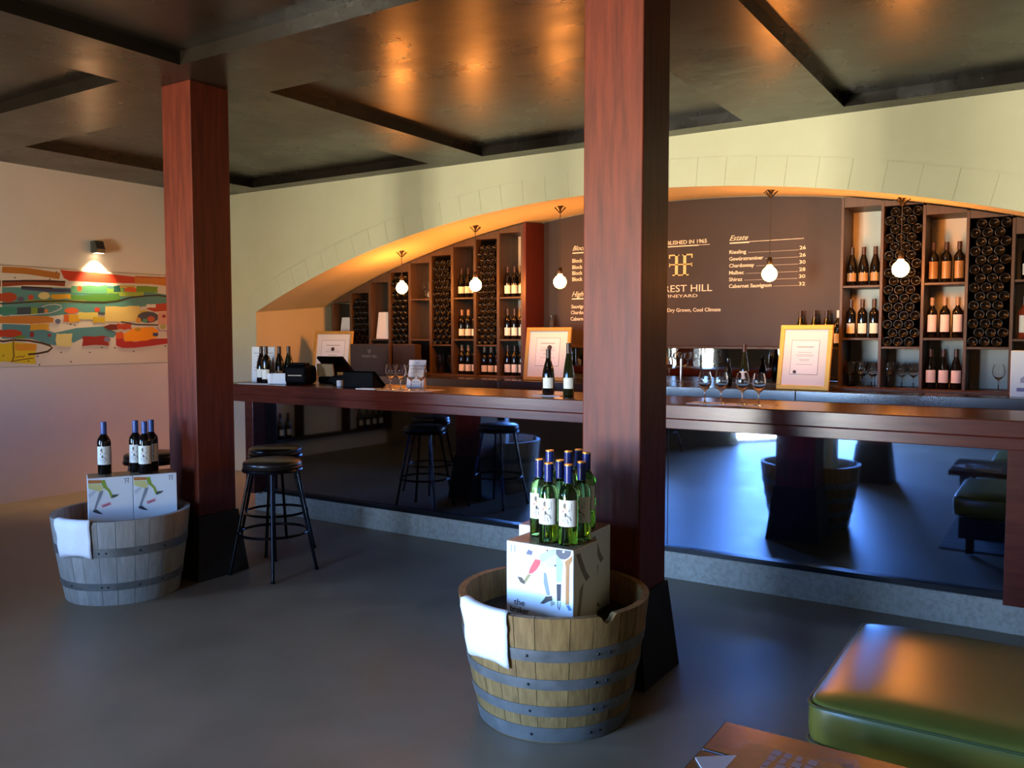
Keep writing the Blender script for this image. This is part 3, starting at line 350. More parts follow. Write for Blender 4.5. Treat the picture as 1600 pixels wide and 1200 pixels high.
f_poly = [(XL, YN+.1)]+FL[1:-1]+[(4.0, YN+.1)]
fm = MB(); fm.add([(x, y, 0.0) for x, y in f_poly], [tuple(range(len(f_poly)))])
struct(fm.build('floor', 'concrete_floor'))

# coffered ceiling
cx = [(-7.10, -4.80), (-4.225, -1.98), (-1.30, 0.97), (1.60, 3.80)]
cy = [(3.74, 6.05), (0.80, 3.10), (-2.14, 0.20), (-4.9, -2.70)]
def breaks(iv, lo, hi):
    b = [lo]
    for a, c in sorted(iv): b += [a, c]
    return b+[hi]
bx = breaks(cx, XL-.05, 4.05); by = breaks(cy, -5.1, YB+.02)
cm = MB(); D = 0.075
for i in range(len(bx)-1):
    for j in range(len(by)-1):
        rec = (i % 2 == 1) and (j % 2 == 1)
        x0, x1, y0, y1 = bx[i], bx[i+1], by[j], by[j+1]
        z = CE+D if rec else CE
        cm.add([(x0, y0, z), (x0, y1, z), (x1, y1, z), (x1, y0, z)], [(0, 1, 2, 3)])
        if rec:
            t = .012
            for a, b in (((x0, y0), (x1, y0)), ((x1, y0), (x1, y1)), ((x1, y1), (x0, y1)), ((x0, y1), (x0, y0))):
                cm.add([(a[0], a[1], CE), (b[0], b[1], CE), (b[0], b[1], CE+D), (a[0], a[1], CE+D)], [(0, 1, 2, 3)])
cm.add([(XL-.3, -5.4, CE+.25), (4.3, -5.4, CE+.25), (4.3, YN+.3, CE+.25), (XL-.3, YN+.3, CE+.25)], [(0, 1, 2, 3)])
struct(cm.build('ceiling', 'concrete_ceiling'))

def wall_seg(a, b, z0=0.0, z1=CE+.24, t=0.2, mb=None):   # thick wall, outward of a->b (room on the left hand when walking b->a)
    mb = mb or MB()
    d = Vector((b[0]-a[0], b[1]-a[1])).normalized(); n = Vector((d.y, -d.x))*-t
    p = [a, b, (b[0]+n.x, b[1]+n.y), (a[0]+n.x, a[1]+n.y)]
    return mb.prism(p, z0, z1)
m_ = MB(); m_.box(XL-.2, XL, 0.6, YB+.2, 0, CE+.24)
struct(m_.build('wall_left', 'plaster_left'))

# arch wall: band above the opening plus the solid ends, 0.2 deep lining comes from soffit and jambs
am = MB(); N = 64
xs = [JL+(JR-JL)*i/N for i in range(N+1)]
BAND = 0.215
def band_pt(x, off, y):
    a = atan2(arch_z(x)-AZ, x-AX); return (AX+(AR+off)*cos(a), y, AZ+(AR+off)*sin(a))
lower = [band_pt(x, BAND, YB) for x in xs]
am.add([p for p in lower]+[(p[0], YB, CE+.1) for p in lower], [(i, i+1, N+2+i, N+1+i) for i in range(N)])
lx0, lx1 = lower[0][0], lower[-1][0]
am.add([(XL, YB, 0), (JL, YB, 0), (JL, YB, arch_z(JL)), (lx0, YB, lower[0][2]), (lx0, YB, CE+.1), (XL, YB, CE+.1)], [(0, 1, 2, 3, 4, 5)])
am.add([(4.0, YB, 0), (JR, YB, 0), (JR, YB, arch_z(JR)), (lx1, YB, lower[-1][2]), (lx1, YB, CE+.1), (4.0, YB, CE+.1)], [(5, 4, 3, 2, 1, 0)])
# dark joint bed just behind the band panels
am.add([band_pt(x, 0, YB+.004) for x in xs]+[band_pt(x, BAND, YB+.004) for x in xs], [(i, i+1, N+2+i, N+1+i) for i in range(N)])
# backing wall above niche so no light leaks, soffit, jambs
wall_back = struct(am.build('wall_back', 'plaster'))
nseg = 40
a_l = atan2(arch_z(JL)-AZ, JL-AX); a_r = atan2(arch_z(JR)-AZ, JR-AX)
for k in range(nseg):
    t0 = a_l+(a_r-a_l)*k/nseg; t1 = a_l+(a_r-a_l)*(k+1)/nseg
    g = .0011/AR; t0 -= g; t1 += g
    pm_ = MB(); v = []
    for y in (YB-.0005, YB+.010):
        for tt in (t0, (t0+t1)/2, t1):
            for rr in (AR, AR+BAND-.003): v.append((AX+rr*cos(tt), y, AZ+rr*sin(tt)))
    pm_.add(v, [(0, 1, 3, 2), (2, 3, 5, 4), (6, 8, 9, 7), (8, 10, 11, 9), (0, 6, 7, 1), (4, 5, 11, 10), (1, 7, 9, 3), (3, 9, 11, 5), (0, 2, 8, 6), (2, 4, 10, 8)])
    pm_.build('arch_panel', 'plaster', wall_back)
so = MB()
ys = [YB+.004, YB+.35, YB+.7, YS, YN+.05]
for j in range(len(ys)-1):
    so.add([(x, ys[j], arch_z(x, ys[j])) for x in xs]+[(x, ys[j+1], arch_z(x, ys[j+1])) for x in xs], [(i, i+1, N+2+i, N+1+i) for i in range(N)], True)
so.add([(JL, YB, 0), (JL, YN+.05, 0), (JL, YN+.05, arch_z(JL, YN+.05)), (JL, YB, arch_z(JL))], [(0, 1, 2, 3)])
so.add([(JR, YB, 0), (JR, YN+.05, 0), (JR, YN+.05, arch_z(JR, YN+.05)), (JR, YB, arch_z(JR))], [(3, 2, 1, 0)])
struct(so.build('wall_niche_lining', 'plaster', angle=25))
nb = MB(); nb.box(XL-.2, 4.2, YN, YN+.1, 0, CE+.25); nb.box(XL-.2, XL-.1, YB+.21, YN-.001, 0, CE+.25); nb.box(4.1, 4.2, YB+.21, YN-.001, 0, CE+.25)
struct(nb.build('wall_niche_back', 'white_wall'))

# window side of the room (behind the camera, seen in the mirrors)
fw = MB()
wall_seg((-1.6, -5.0), G1, mb=fw); wall_seg((4.0, -5.0), (-1.6, -5.0), mb=fw)
wall_seg(G1, G2, mb=fw); wall_seg(G2, G0, z0=2.30, mb=fw)
P0, P1 = Vector((-5.2, 0.0)), Vector((XL, 0.75)); PG = Vector(G0)
WA, WB, WZ0, WZ1 = P0.lerp(P1, .06), P0.lerp(P1, .35), .80, 1.9      # side window with a sill, widened to brighten the left wall
WC, WD = PG.lerp(P0, .42), PG.lerp(P0, .56)                          # second narrow window
wall_seg(WA, P0, mb=fw); wall_seg(P1, WB, mb=fw); wall_seg(WB, WA, z1=WZ0, mb=fw); wall_seg(WB, WA, z0=WZ1, mb=fw)
wall_seg(WC, PG, mb=fw); wall_seg(P0, WD, mb=fw); wall_seg(WD, WC, z1=WZ0, mb=fw); wall_seg(WD, WC, z0=WZ1, mb=fw)
struct(fw.build('wall_front', 'front_wall'))
rw = MB(); rw.box(4.0, 4.2, -5.2, YB+.2, 0, CE+.24)
struct(rw.build('wall_right', 'front_wall'))

def glazing(name, a, b, h, n, z0=0.0):
    d = Vector((b[0]-a[0], b[1]-a[1], 0)); L = d.length; rz = atan2(d.y, d.x)
    o = MB(); t = .05
    o.box(0, L, -.04, .04, 0, .05); o.box(0, L, -.04, .04, h-.06, h); o.box(0, .05, -.04, .04, .05, h-.06); o.box(L-.05, L, -.04, .04, .05, h-.06)
    fr = struct(o.build(name, 'window_frame', None, (a[0], a[1], z0), rz))
    for i in range(1, n):
        x = L*i/n; q = MB(); q.box(x-.035, x+.035, -.035, .035, .05, h-.06); q.build('mullion', 'window_frame', fr)
    for i in range(n):
        q = MB(); q.add([(L*i/n+.035, 0, .05), (L*(i+1)/n-.035, 0, .05), (L*(i+1)/n-.035, 0, h-.06), (L*i/n+.035, 0, h-.06)], [(0, 1, 2, 3)])
        q.build('pane', 'window_glass', fr)
    c = ((a[0]+b[0])/2, (a[1]+b[1])/2)
    return c, L
c, L = glazing('window_1', G0, G2, 2.30, 2)
portal('glazed_door_portal', (c[0]-.05, c[1]-.04, 1.15), (.82, .57, 0), L, 2.30)
c, L = glazing('window_2', WB, WA, WZ1-WZ0, 1, WZ0)
_d = (P0-P1).normalized()
portal('side_window_portal', (c[0]+.06*_d.y, c[1]-.06*_d.x, (WZ0+WZ1)/2), (-_d.y, _d.x, 0), L, WZ1-WZ0)
c, L = glazing('window_3', WD, WC, WZ1-WZ0, 1, WZ0)
_d = (PG-P0).normalized()
portal('narrow_window_portal', (c[0]+.06*_d.y, c[1]-.06*_d.x, (WZ0+WZ1)/2), (-_d.y, _d.x, 0), L, WZ1-WZ0)

# ================================================================ COLUMNS
def column(x, y, label):
    t = thing('timber_column', label, 'column', (x, y, 0), 0, 'square timber columns on flared dark bases')
    h = .1385; b = MB(); b.box(-h, h, -h, h, .36, CE+.002, .006, 2); b.build('post', 'jarrah', t)
    q = MB(); q.frustum((-.19, .19, -.19, .19), (-.148, .148, -.148, .148), 0, .39); q.build('base', 'black_base', t)
column(-4.55, 3.44, 'dark red square timber column beside the bar stools and the grey barrel')
column(-1.635, 3.44, 'wide red-brown square timber column rising behind the brown four-hooped barrel')
column(-1.635, .54, 'timber column on flared base seen only in the bar mirror')

# ================================================================ BAR COUNTER
bar = thing('bar_counter', 'long dark red timber bar with smoked mirror front and concrete plinth', 'bar', (0, 0, 0))
BX0, BX1, BZ = -5.98, 1.9, 1.09
m = MB(); m.box(BX0, BX1, 4.695, 5.34, 1.005, BZ, .006, 2); m.build('countertop', 'bar_timber', bar)
m = MB(); m.box(BX0+.12, BX1, 4.715, 5.30, .945, 1.0045, .004, 2); m.build('fascia_rail', 'bar_timber', bar)
for x0 in (-5.785, -.232, 1.80):
    m = MB(); m.box(x0, x0+.10, 4.80, 4.99, .167, .9445, .004, 2); m.build('post', 'bar_timber', bar)
for x0, x1 in ((-5.683, -3.8725), (-3.8675, -2.05), (-2.045, -.234), (-.130, 1.798)):
    m = MB(); m.box(x0, x1, 4.93, 4.945, .196, .944); m.build('mirror_panel', 'smoked_mirror', bar)
m = MB(); m.box(-5.785, 1.9, 4.895, 4.965, .167, .1955); m.build('base_channel', 'dark_channel', bar)
m = MB(); m.box(-5.785, 1.9, 4.89, 5.28, 0, .1665, .004, 1); m.build('plinth', 'concrete_plinth', bar)
m = MB(); m.box(-5.70, 1.85, 4.95, 5.25, .1665, .944); m.build('carcass', 'shelf_dark', bar)

# ================================================================ BACK BAR
bb = thing('back_counter', 'stainless steel topped back counter running under the wine shelves', 'counter', (0, 0, 0))
for x0, x1 in ((-7.295, -4.5), (-4.498, -1.75), (-1.748, 1.2)):
    m = MB(); m.box(x0, x1, 6.70, 7.165, .985, 1.065, .004, 2); m.build('steel_top', 'steel', bb)
m = MB(); m.box(-7.295, 1.2, 6.76, 7.165, 0, .9845); m.build('cabinet', 'shelf_dark', bb)
m = MB(); m.box(-4.52, -1.58, 7.166, 7.53, 1.02, 1.0645); m.build('shelf_ledge', 'steel', bb)

def shelf_unit(name, label, x0, pitch, n, tops, dt, spec):
    u = thing(name, label, 'shelving', (x0, YS, 1.065))
    def B(nm, mt, *a, **k):
        q = MB(); q.box(a[0], a[1], a[2], a[3], a[4]-1.065, a[5]-1.065, k.get('bev', 0), 1); return q.build(nm, mt, u)
    dp = YN-YS-.002
    B('base_board', 'shelf_timber', -.02, n*pitch+.02, -.16, dp, 1.0655, 1.079)
    for i in range(n+1):
        x = i*pitch
        z = min(arch_z(x0+x-.03, YS), arch_z(x0+x+.03, YS))-.012
        B('divider', 'shelf_timber', x-dt/2, x+dt/2, 0, dp, 1.079, z, bev=.002)
    for i in range(n):
        a, b = i*pitch+dt/2+.0005, (i+1)*pitch-dt/2-.0005
        tp = tops[i]
        # header filling up to the curved soffit
        za, zb = arch_z(x0+a, YS)-.012-1.065, arch_z(x0+b, YS)-.012-1.065
        q = MB(); q.prism([(a, tp-1.065), (b, tp-1.065), (b, zb), (a, za)], .004, .022, 'y'); q.build('header_panel', 'shelf_timber', u)
        q = MB(); q.box(a, b, .022, dp, tp-1.065, tp-1.065+.015); q.build('top_board', 'shelf_dark', u)
        for s in spec[i][1]:
            B('shelf', 'shelf_timber', a, b, .004, dp, s-.018, s, bev=.002)
        if spec[i][0] == 'rack': B('rack_back', 'shelf_dark', a, b, dp-.01, dp, 1.40, tp)
    return u
PL, NL, XS0 = 0.2878, 9, -7.134
topsL = [1.865, 1.96, 2.07, 2.17, 2.257, 2.324, 2.40, 2.46, 2.507]
specL = [('o', [1.445]), ('rack', [1.391]), ('o', [1.447]), ('rack', [1.391]), ('o', [1.878, 1.446]), ('rack', [1.391]), ('o', [1.878, 1.448]), ('rack', [1.391]), ('o', [1.872, 1.449])]
unitL = shelf_unit('wine_shelves', 'stepped brown wine shelving under the left half of the arch', XS0, PL, NL, topsL, .034, specL)
q = MB(); q.prism([(YS-.012, 1.079), (YN-.001, 1.079), (YN-.001, arch_z(-4.5, YN)-.012), (YS-.012, arch_z(-4.5, YS)-.012)], -4.527, -4.495, 'x')
o = q.build('end_panel', 'end_panel_red', unitL); o.location = (-XS0, -YS, -1.065); o['label'] = 'deep red end panel'
PR, NR, XR0 = 0.2955, 6, -1.535
topsR = [2.50, 2.488, 2.40, 2.352, 2.22, 2.10]
specR = [('o', [1.884, 1.470]), ('rack', [1.403]), ('o', [1.889, 1.471]), ('rack', [1.405]), ('o', [1.893, 1.465]), ('rack', [1.405])]
unitR = shelf_unit('wine_shelves', 'brown wine shelving with pale backs under the right half of the arch', XR0, PR, NR, topsR, .022, specR)

# blackboard with the price list
BY = 7.53
bd = thing('menu_board', 'large dark brown wall board with cream lettering between the wine shelves', 'menu board', (0, 0, 0))
pts = [(-4.494, 1.39), (-1.547, 1.39)]
xx = [-1.547+(-4.494+1.547)*i/16 for i in range(17)]
m = MB(); m.prism(pts+[(x, arch_z(x, YN)-.006) for x in xx], BY, YN-.001, 'y'); m.build('panel', 'blackboard', bd)
m = MB(); m.box(-4.494, -1.547, 7.39, YN-.001, 1.368, 1.3895, .003, 1); m.build('ledge', 'shelf_timber', bd)
T = BY-.0015
k = dict(thick=.002)
def L_(s, x, z, h, mt='chalk', **kk): return text_wall(s, x, z, T, h, mt, bd, **{**k, **kk})
def rule(x0, x1, z, h, mt='chalk'):
    m = MB(); m.box(x0, x1, T-.001, T+.001, z-h/2, z+h/2); m.build('rule_line', mt, bd)
L_('ESTABLISHED IN 1965', -2.777, 2.327, .034, right=True, w=.50, bold=.012)
rule(-3.275, -2.857, 2.309, .010); rule(-2.857, -2.749, 2.310, .004)
L_('FOREST HILL', -2.722, 1.890, .062, right=True, w=.605)
L_('VINEYARD', -2.860, 1.838, .027, right=True, w=.33)
L_('ed, Dry Grown, Cool Climate', -2.640, 1.706, .032, right=True, w=.585, bold=.012)
# double F emblem
def emblem(cxm, z0, z1, sc, parent, y, mt):
    h = z1-z0; st = .028*sc; d = .040*sc
    for s in (-1, 1):
        m = MB(); xs_ = cxm+s*d
        def b(x0, x1, za, zb): m.box(min(x0, x1), max(x0, x1), y-.001, y+.001, za, zb)
        b(xs_-st/2, xs_+st/2, z0, z1); b(xs_-st*1.4, xs_+st*1.4, z0, z0+.010*sc)
        b(xs_-s*st*.9, xs_+s*.075*sc, z1-.012*sc, z1); b(xs_+s*.064*sc, xs_+s*.075*sc, z1-.035*sc, z1-.012*sc)
        b(cxm+s*(d-st/2), cxm+s*.112*sc, z0+h*.50, z0+h*.50+.010*sc); b(cxm+s*.103*sc, cxm+s*.112*sc, z0+h*.42, z0+h*.59)
        m.build('emblem', mt, parent)
    m = MB(); m.box(cxm-(d-st/2), cxm+(d-st/2), y-.001, y+.001, z0+h*.50, z0+h*.50+.010*sc); m.build('emblem', mt, parent)
emblem(-3.026, 2.039, 2.234, 1.0, bd, T, 'gold_letter')
L_('Estate', -2.567, 2.331, .045, shear=.45, w=.168)
rule(-2.565, -2.388, 2.309, .011); rule(-2.388, -1.919, 2.314, .004)
names = ['Riesling', 'Gew\u00fcrztraminer', 'Chardonnay', 'Malbec', 'Shiraz', 'Cabernet Sauvignon']
nz_ = [2.214, 2.154, 2.094, 2.031, 1.972, 1.912]; nr = [-2.415, -2.263, -2.342, -2.432, -2.445, -2.186]
pr = ['26', '26', '30', '28', '30', '32']; pz = [2.222, 2.160, 2.100, 2.038, 1.979, 1.915]
for i in range(6):
    L_(names[i], -2.566, nz_[i], .031, w=nr[i]+2.566, bold=.012)
    L_(pr[i], -1.901, pz[i], .029, right=True, w=.052, bold=.006)
    m = MB(); xq = nr[i]+.02
    while xq < -1.965: m.box(xq, xq+.006, T-.0006, T+.0006, nz_[i]+.003, nz_[i]+.006); xq += .011
    m.build('dot_leader', 'chalk', bd)
L_('Block', -4.161, 2.327, .045, shear=.45, w=.15); rule(-4.163, -3.94, 2.302, .011)
for i, z in enumerate((2.208, 2.145, 2.087, 2.026)): L_('Block', -4.165, z, .036, w=.115, bold=.01)
L_('High', -4.168, 1.872, .05, shear=.45, w=.13); rule(-4.168, -3.94, 1.849, .011)
for s, x, z, w in (('Sauvignon', -4.174, 1.757, .20), ('Chardonnay', -4.178, 1.698, .22), ('Cabernet', -4.182, 1.635, .18)): L_(s, x, z, .034, w=w, bold=.008)
# mirrored splashback under the board
m = MB(); m.box(-4.494, -1.547, 7.535, YN-.001, 1.066, 1.367)
tag(m.build('splashback_mirror', 'back_mirror'), 'long low mirror strip behind the taps under the dark menu board', 'mirror')
# ================================================================ PENDANTS
def make_pendant():
    t = thing('pendant_light', '', 'lamp'); return t
def pendant(x, label):
    y = 6.70; zc = arch_z(x, y); zb = 1.965
    t = thing('pendant_light', label, 'lamp', (x, y, zb), 0, 'bare globe pendants under the arch')
    h = zc-zb
    m = MB(); m.lathe([(0.0, h+.004), (.030, h+.004), (.030, h-.005), (.02, h-.010), (.010, h-.03), (.006, h-.06), (0, h-.06)], 20)
    for i in range(6):
        a = i*pi/3; m.tube([(.008*cos(a), .008*sin(a), h-.058), (.03*cos(a), .03*sin(a), h-.034), (.055*cos(a), .055*sin(a), h-.012)], .004, 5)
    m.build('ceiling_rose', 'brass_dark', t)
    m = MB(); m.tube([(0, 0, .125), (0, 0, h-.05)], .0032, 6); m.build('cord', 'cord', t)
    m = MB(); m.lathe([(0, .13), (.012, .13), (.019, .12), (.020, .075), (.017, .068), (0, .068)], 14); m.build('socket', 'brass_dark', t)
    m = MB(); R = .058
    prof = [(0, -R)]+[(R*sin(a), -R*cos(a)) for a in [pi*i/14 for i in range(1, 12)]]+[(.022, .058), (.018, .07), (0, .07)]
    m.lathe(prof, 20); m.build('bulb', 'bulb', t)
for x, l in ((-5.668, 'glowing globe pendant farthest left, hanging in front of a bottle rack'), (-4.757, 'glowing globe pendant second from left, in front of shelved bottles'),
             (-3.832, 'glowing globe pendant just left of the wide timber column'), (-1.963, 'glowing globe pendant hanging over the printed price list'),
             (-1.026, 'glowing globe pendant farthest right, in front of the tall rack')):
    pendant(x, l)

# ================================================================ WALL LAMP + PAINTING
wlamp = thing('wall_lamp', 'small grey square wall spotlight shining down on the abstract painting', 'lamp', (XL, 4.78, 2.33))
m = MB(); m.box(0, .02, -.045, .045, -.05, .055, .003, 1); m.build('back_plate', 'lamp_metal', wlamp)
m = MB(); m.prism([(.02, -.058), (.105, -.058), (.105, -.02), (.075, .058), (.02, .058)], -.042, .042, 'y'); m.build('housing', 'lamp_metal', wlamp)
m = MB(); m.box(.03, .095, -.033, .033, -.061, -.0585); m.build('lens', 'lamp_lens', wlamp)
sd = bpy.data.lights.new('wall_lamp_beam', 'SPOT'); sd.energy = 110; sd.color = (1.0, .72, .38); sd.spot_size = radians(88); sd.spot_blend = .7; sd.shadow_soft_size = .02
so_ = bpy.data.objects.new('wall_lamp_beam', sd); COL.objects.link(so_); so_.location = (XL+.075, 4.775, 2.262); so_.rotation_euler = (0, radians(8), 0)

pic = thing('painting', 'long unframed abstract painting of bright colour blocks on the left wall', 'painting', (XL, 0, 0))
m = MB(); m.box(.001, .035, 2.5, 5.72, 1.208, 2.10, .003, 1); m.build('canvas', 'canvas', pic)
extra = []
for c, pts in PAINT:
    if max(p[0] for p in pts) < 4.9:
        q = [(2*3.89-p[0], p[1]) for p in pts]
        if min(p[0] for p in q) > 2.55: extra.append((c, q))
PAINT = [(c, [(y, min(max(z, 1.215), 2.093)) for y, z in pts]) for c, pts in PAINT+extra]
print_mesh('paint_strokes', PAINT, lambda u, v, k: (.0352+.00002*k, u, v), pic)

# ================================================================ BOTTLES
BORD = [(0, .012), (.026, .004), (.034, 0), (.0372, .005), (.0375, .19), (.034, .207), (.024, .222), (.0155, .234), (.0142, .248), (.0140, .290), (.0155, .291), (.0155, .304), (0, .305)]
BURG = [(0, .012), (.028, .004), (.037, 0), (.0405, .006), (.0408, .135), (.037, .165), (.028, .20), (.0185, .232), (.0148, .255), (.0140, .290), (.0155, .291), (.0155, .304), (0, .305)]
HOCK = [(0, .012), (.026, .004), (.034, 0), (.0375, .006), (.0378, .12), (.034, .165), (.026, .22), (.018, .27), (.0142, .30), (.0138, .335), (.0155, .336), (.0155, .349), (0, .35)]
def bottle_maker(prof, glass, lab, cap, lz=(.055, .125), capz=.246, cat='bottle', name='wine_bottle', arc=1.9, gold=False, seg=18, art=None, second=None):
    def mk():
        t = thing(name, '', cat)
        m = MB(); m.lathe(prof, seg); m.build('body', glass, t)
        if lab:
            R = max(p[0] for p in prof)+.0005; m = MB()
            m.lathe([(R, lz[0]), (R, lz[1])], 14, a0=-pi/2-arc/2, a1=-pi/2+arc/2); lb = m.build('label', lab, t)
            if art:
                print_mesh('label_print', art, lambda u, v, k: ((R+.0004+.00002*k)*cos(-pi/2+u), (R+.0004+.00002*k)*sin(-pi/2+u), lz[0]+v*(lz[1]-lz[0])), lb)
        if cap:
            H = prof[-1][1]; tp = H
            m = MB(); m.lathe([(.0146, capz), (.0164, capz), (.0164, tp+.001), (.015, tp+.0015), (0, tp+.0015)], 14); cp = m.build('capsule', cap, t)
            if gold:
                m = MB(); m.lathe([(.0166, tp-.003), (.0166, tp+.002), (.013, tp+.0026), (0, tp+.0026)], 14); m.build('cap_top', 'capsule_gold', cp)
        return t
    return Kind(mk)
# little figure on the carton wines' labels
ART = [('6a5a48', [(-.45, .80), (-.30, .92), (-.15, .85), (-.18, .72), (-.36, .68)]), ('c8a060', [(-.28, .72), (-.14, .76), (-.12, .64), (-.25, .62)]),
       ('b85a48', [(-.52, .60), (-.40, .66), (-.38, .56), (-.50, .52)]), ('4a4438', [(-.30, .50), (-.18, .54), (-.08, .48), (-.14, .38), (-.28, .38)]),
       ('8a8478', [(-.26, .38), (-.20, .38), (-.22, .10), (-.27, .10)]), ('8a8478', [(-.12, .40), (.20, .34), (.22, .37), (-.10, .46)]),
       ('4a4a4a', [(.18, .36), (.34, .22), (.40, .25), (.24, .38)]), ('6a6a6a', [(-.05, .30), (0, .30), (.12, .12), (.06, .12)]), ('9a9a98', [(.36, .88), (.40, .88), (.40, .60), (.36, .60)]),
       ('7a7468', [(-.55, .40), (-.50, .42), (-.44, .18), (-.50, .18)]), ('a8a498', [(.10, .60), (.22, .68), (.26, .62), (.12, .55)])]
K_red = bottle_maker(BORD, 'bottle_dark', 'paper_label', 'capsule_blue', lz=(.058, .165), capz=.235, art=ART, arc=2.3)
K_white = bottle_maker(BORD, 'glass_green', 'paper_label', 'capsule_navy', lz=(.075, .175), capz=.236, gold=True, art=ART, arc=2.3, seg=24)
K_cream = bottle_maker(BORD, 'bottle_dark', 'paper_label', 'capsule_dark', lz=(.035, .115))
K_tan = bottle_maker(BORD, 'bottle_dark', 'paper_label', 'capsule_tan', lz=(.035, .105))
K_burg = bottle_maker(BURG, 'bottle_dark', 'paper_label', 'capsule_dark', lz=(.045, .115))
K_lab_black = bottle_maker(BURG, 'bottle_dark', 'label_tan', 'capsule_dark', lz=(.035, .10))
K_lab_tall = bottle_maker(BORD, 'bottle_dark', 'label_tan', 'capsule_dark', lz=(.03, .16))
K_peach = bottle_maker(BORD, 'bottle_dark', 'paper_pink', 'capsule_tan', lz=(.045, .175))
K_peach2 = bottle_maker(BURG, 'bottle_dark', 'paper_pink', 'capsule_dark', lz=(.05, .145))
K_plain = bottle_maker(BURG, 'bottle_olive', None, 'capsule_dark')
K_olive = bottle_maker(HOCK, 'bottle_olive', 'paper_label', 'capsule_dark', lz=(.055, .125), capz=.28)
K_whitecap = bottle_maker(BORD, 'bottle_olive', 'paper_label', 'capsule_white', lz=(.035, .115))
K_rose = bottle_maker(BORD, 'bottle_rose', 'paper_label', 'capsule_dark', lz=(.045, .17))

POS = ['leftmost', 'middle', 'rightmost']
def row(K, bx0, pitch, z, where, n=3, y=YS+.09, margin=.0605, sz=1.0):
    a, b = bx0+margin, bx0+pitch-margin
    for i in range(n):
        x = a+(b-a)*i/(n-1)
        o_ = K.put((x, y, z+.0008), radians(22 if x < -3 else 8), '%s of three dark wine bottles %s' % (POS[i], where), 'bottles ' + where)
        o_.scale = (1, 1, sz)
def bL(i): return XS0+i*PL
def bR(i): return XR0+i*PR
row(K_burg, bL(6), PL, 1.878, 'on the top shelf behind the second pendant')
row(K_tan, bL(6), PL, 1.448, 'on the middle shelf below the second pendant')
row(K_tan, bL(6), PL, 1.079, 'at the bottom, third bay from the red panel')
row(K_tan, bL(7), PL, 1.079, 'under the rack beside the red panel bay', sz=.94)
row(K_cream, bL(8), PL, 1.872, 'on the top shelf beside the red panel')
row(K_cream, bL(8), PL, 1.449, 'on the middle shelf beside the red panel')
row(K_cream, bL(8), PL, 1.079, 'at the bottom beside the red panel')
row(K_lab_black, bR(0), PR, 1.884, 'on the top shelf beside the menu board')
row(K_cream, bR(0), PR, 1.470, 'on the middle shelf beside the menu board')
row(K_lab_tall, bR(2), PR, 1.889, 'on the top shelf right of the rightmost pendant')
row(K_peach, bR(2), PR, 1.471, 'on the middle shelf between the right racks')
row(K_peach2, bR(2), PR, 1.079, 'at the bottom between the two right racks')
K_cream.put((bR(4)+.085, YS+.09, 1.894), .1, 'cream-labelled wine bottle on the top shelf at the right edge', None)
K_rose.put((bR(4)+.075, YS+.09, 1.466), .1, 'pink rose wine bottle on the shelf at the right edge', None)
# bottles lying in the honeycomb racks
rk = MB(); rk.lathe([(0, .020), (.014, .016), (.026, .004), (.031, 0), (.0345, .0), (.0384, .004), (.0384, .17), (.030, .20), (.016, .225), (.0145, .30), (0, .30)], 14)
rk.v = [(x, z, y) for x, y, z in rk.v]
rack_mesh = rk.mesh('wine_bottle_lying', 'bottle_rack', 50)
ORD = 'lowest second third fourth fifth sixth seventh eighth ninth tenth eleventh twelfth thirteenth fourteenth fifteenth sixteenth seventeenth'.split()
def rack(bx, pitch, dt, z0, z1, where):
    a, b = bx+dt/2, bx+pitch-dt/2; w = b-a; rr = min(.0384, w/7-.0002); px_ = (w-2*rr-.001)/2.5
    vp = 1.735*rr; nrow = int((z1-z0-2*rr-.001)/vp)+1
    for r_ in range(nrow):
        off = 0 if r_ % 2 == 0 else px_/2
        for c_ in range(3):
            o = link('wine_bottle', rack_mesh, None, (a+rr+.0005+off+c_*px_, YS+.012+random.uniform(0, .012), z0+rr+.0006+r_*vp))
            o.scale = (rr/.0384, 1, rr/.0384)
            o.rotation_euler = (0, random.uniform(0, 6.28), 0)
            tag(o, '%s bottle in the %s row up of the honeycomb rack %s' % (('left', 'centre', 'right')[c_], ORD[r_], where), 'bottle', 'bottles lying in the rack '+where)
rack(bL(1), PL, .034, 1.391, 1.96, 'at the far left')
rack(bL(3), PL, .034, 1.391, 2.17, 'behind the leftmost pendant bulb')
rack(bL(5), PL, .034, 1.391, 2.324, 'between the leftmost two pendants')
rack(bL(7), PL, .034, 1.391, 2.46, 'right of the second pendant')
rack(bR(1), PR, .022, 1.403, 2.488, 'behind the rightmost pendant bulb')
rack(bR(3), PR, .022, 1.405, 2.352, 'at the right edge')

# wine glasses
def glass_maker(h=.20, rb=.040, stem=.085):
    b0 = stem; H = h
    prof = [(0, 0), (.032, 0), (.032, .002), (.012, .005), (.0042, .012), (.0036, stem-.012), (.007, stem-.002), (.022, stem+.010), (rb*.88, stem+.030), (rb, stem+.052), (rb*.95, stem+.078), (rb*.74, H), (rb*.74-.0011, H),
            (rb*.95-.0012, stem+.078), (rb-.0012, stem+.052), (rb*.88-.0012, stem+.031), (.020, stem+.013), (.004, stem+.006), (0, stem+.005)]
    def mk():
        m = MB(); m.lathe(prof, 20); o = m.build('wine_glass', 'glass_clear', angle=60); return tag(o, '', 'wine glass')
    return Kind(mk)
K_glass = glass_maker(.185, .040, .075)
K_glass_s = glass_maker(.20, .043, .085)
for i, (x, y) in enumerate(((-4.175, 4.80), (-4.095, 4.82), (-4.005, 4.83), (-3.925, 4.845))):
    K_glass.put((x, y, BZ+.0022 if i != 9 else BZ), 0, '%s of four empty tasting glasses on the bar below the left shelves' % ['leftmost', 'second', 'third', 'rightmost'][i], 'tasting glasses, left set')
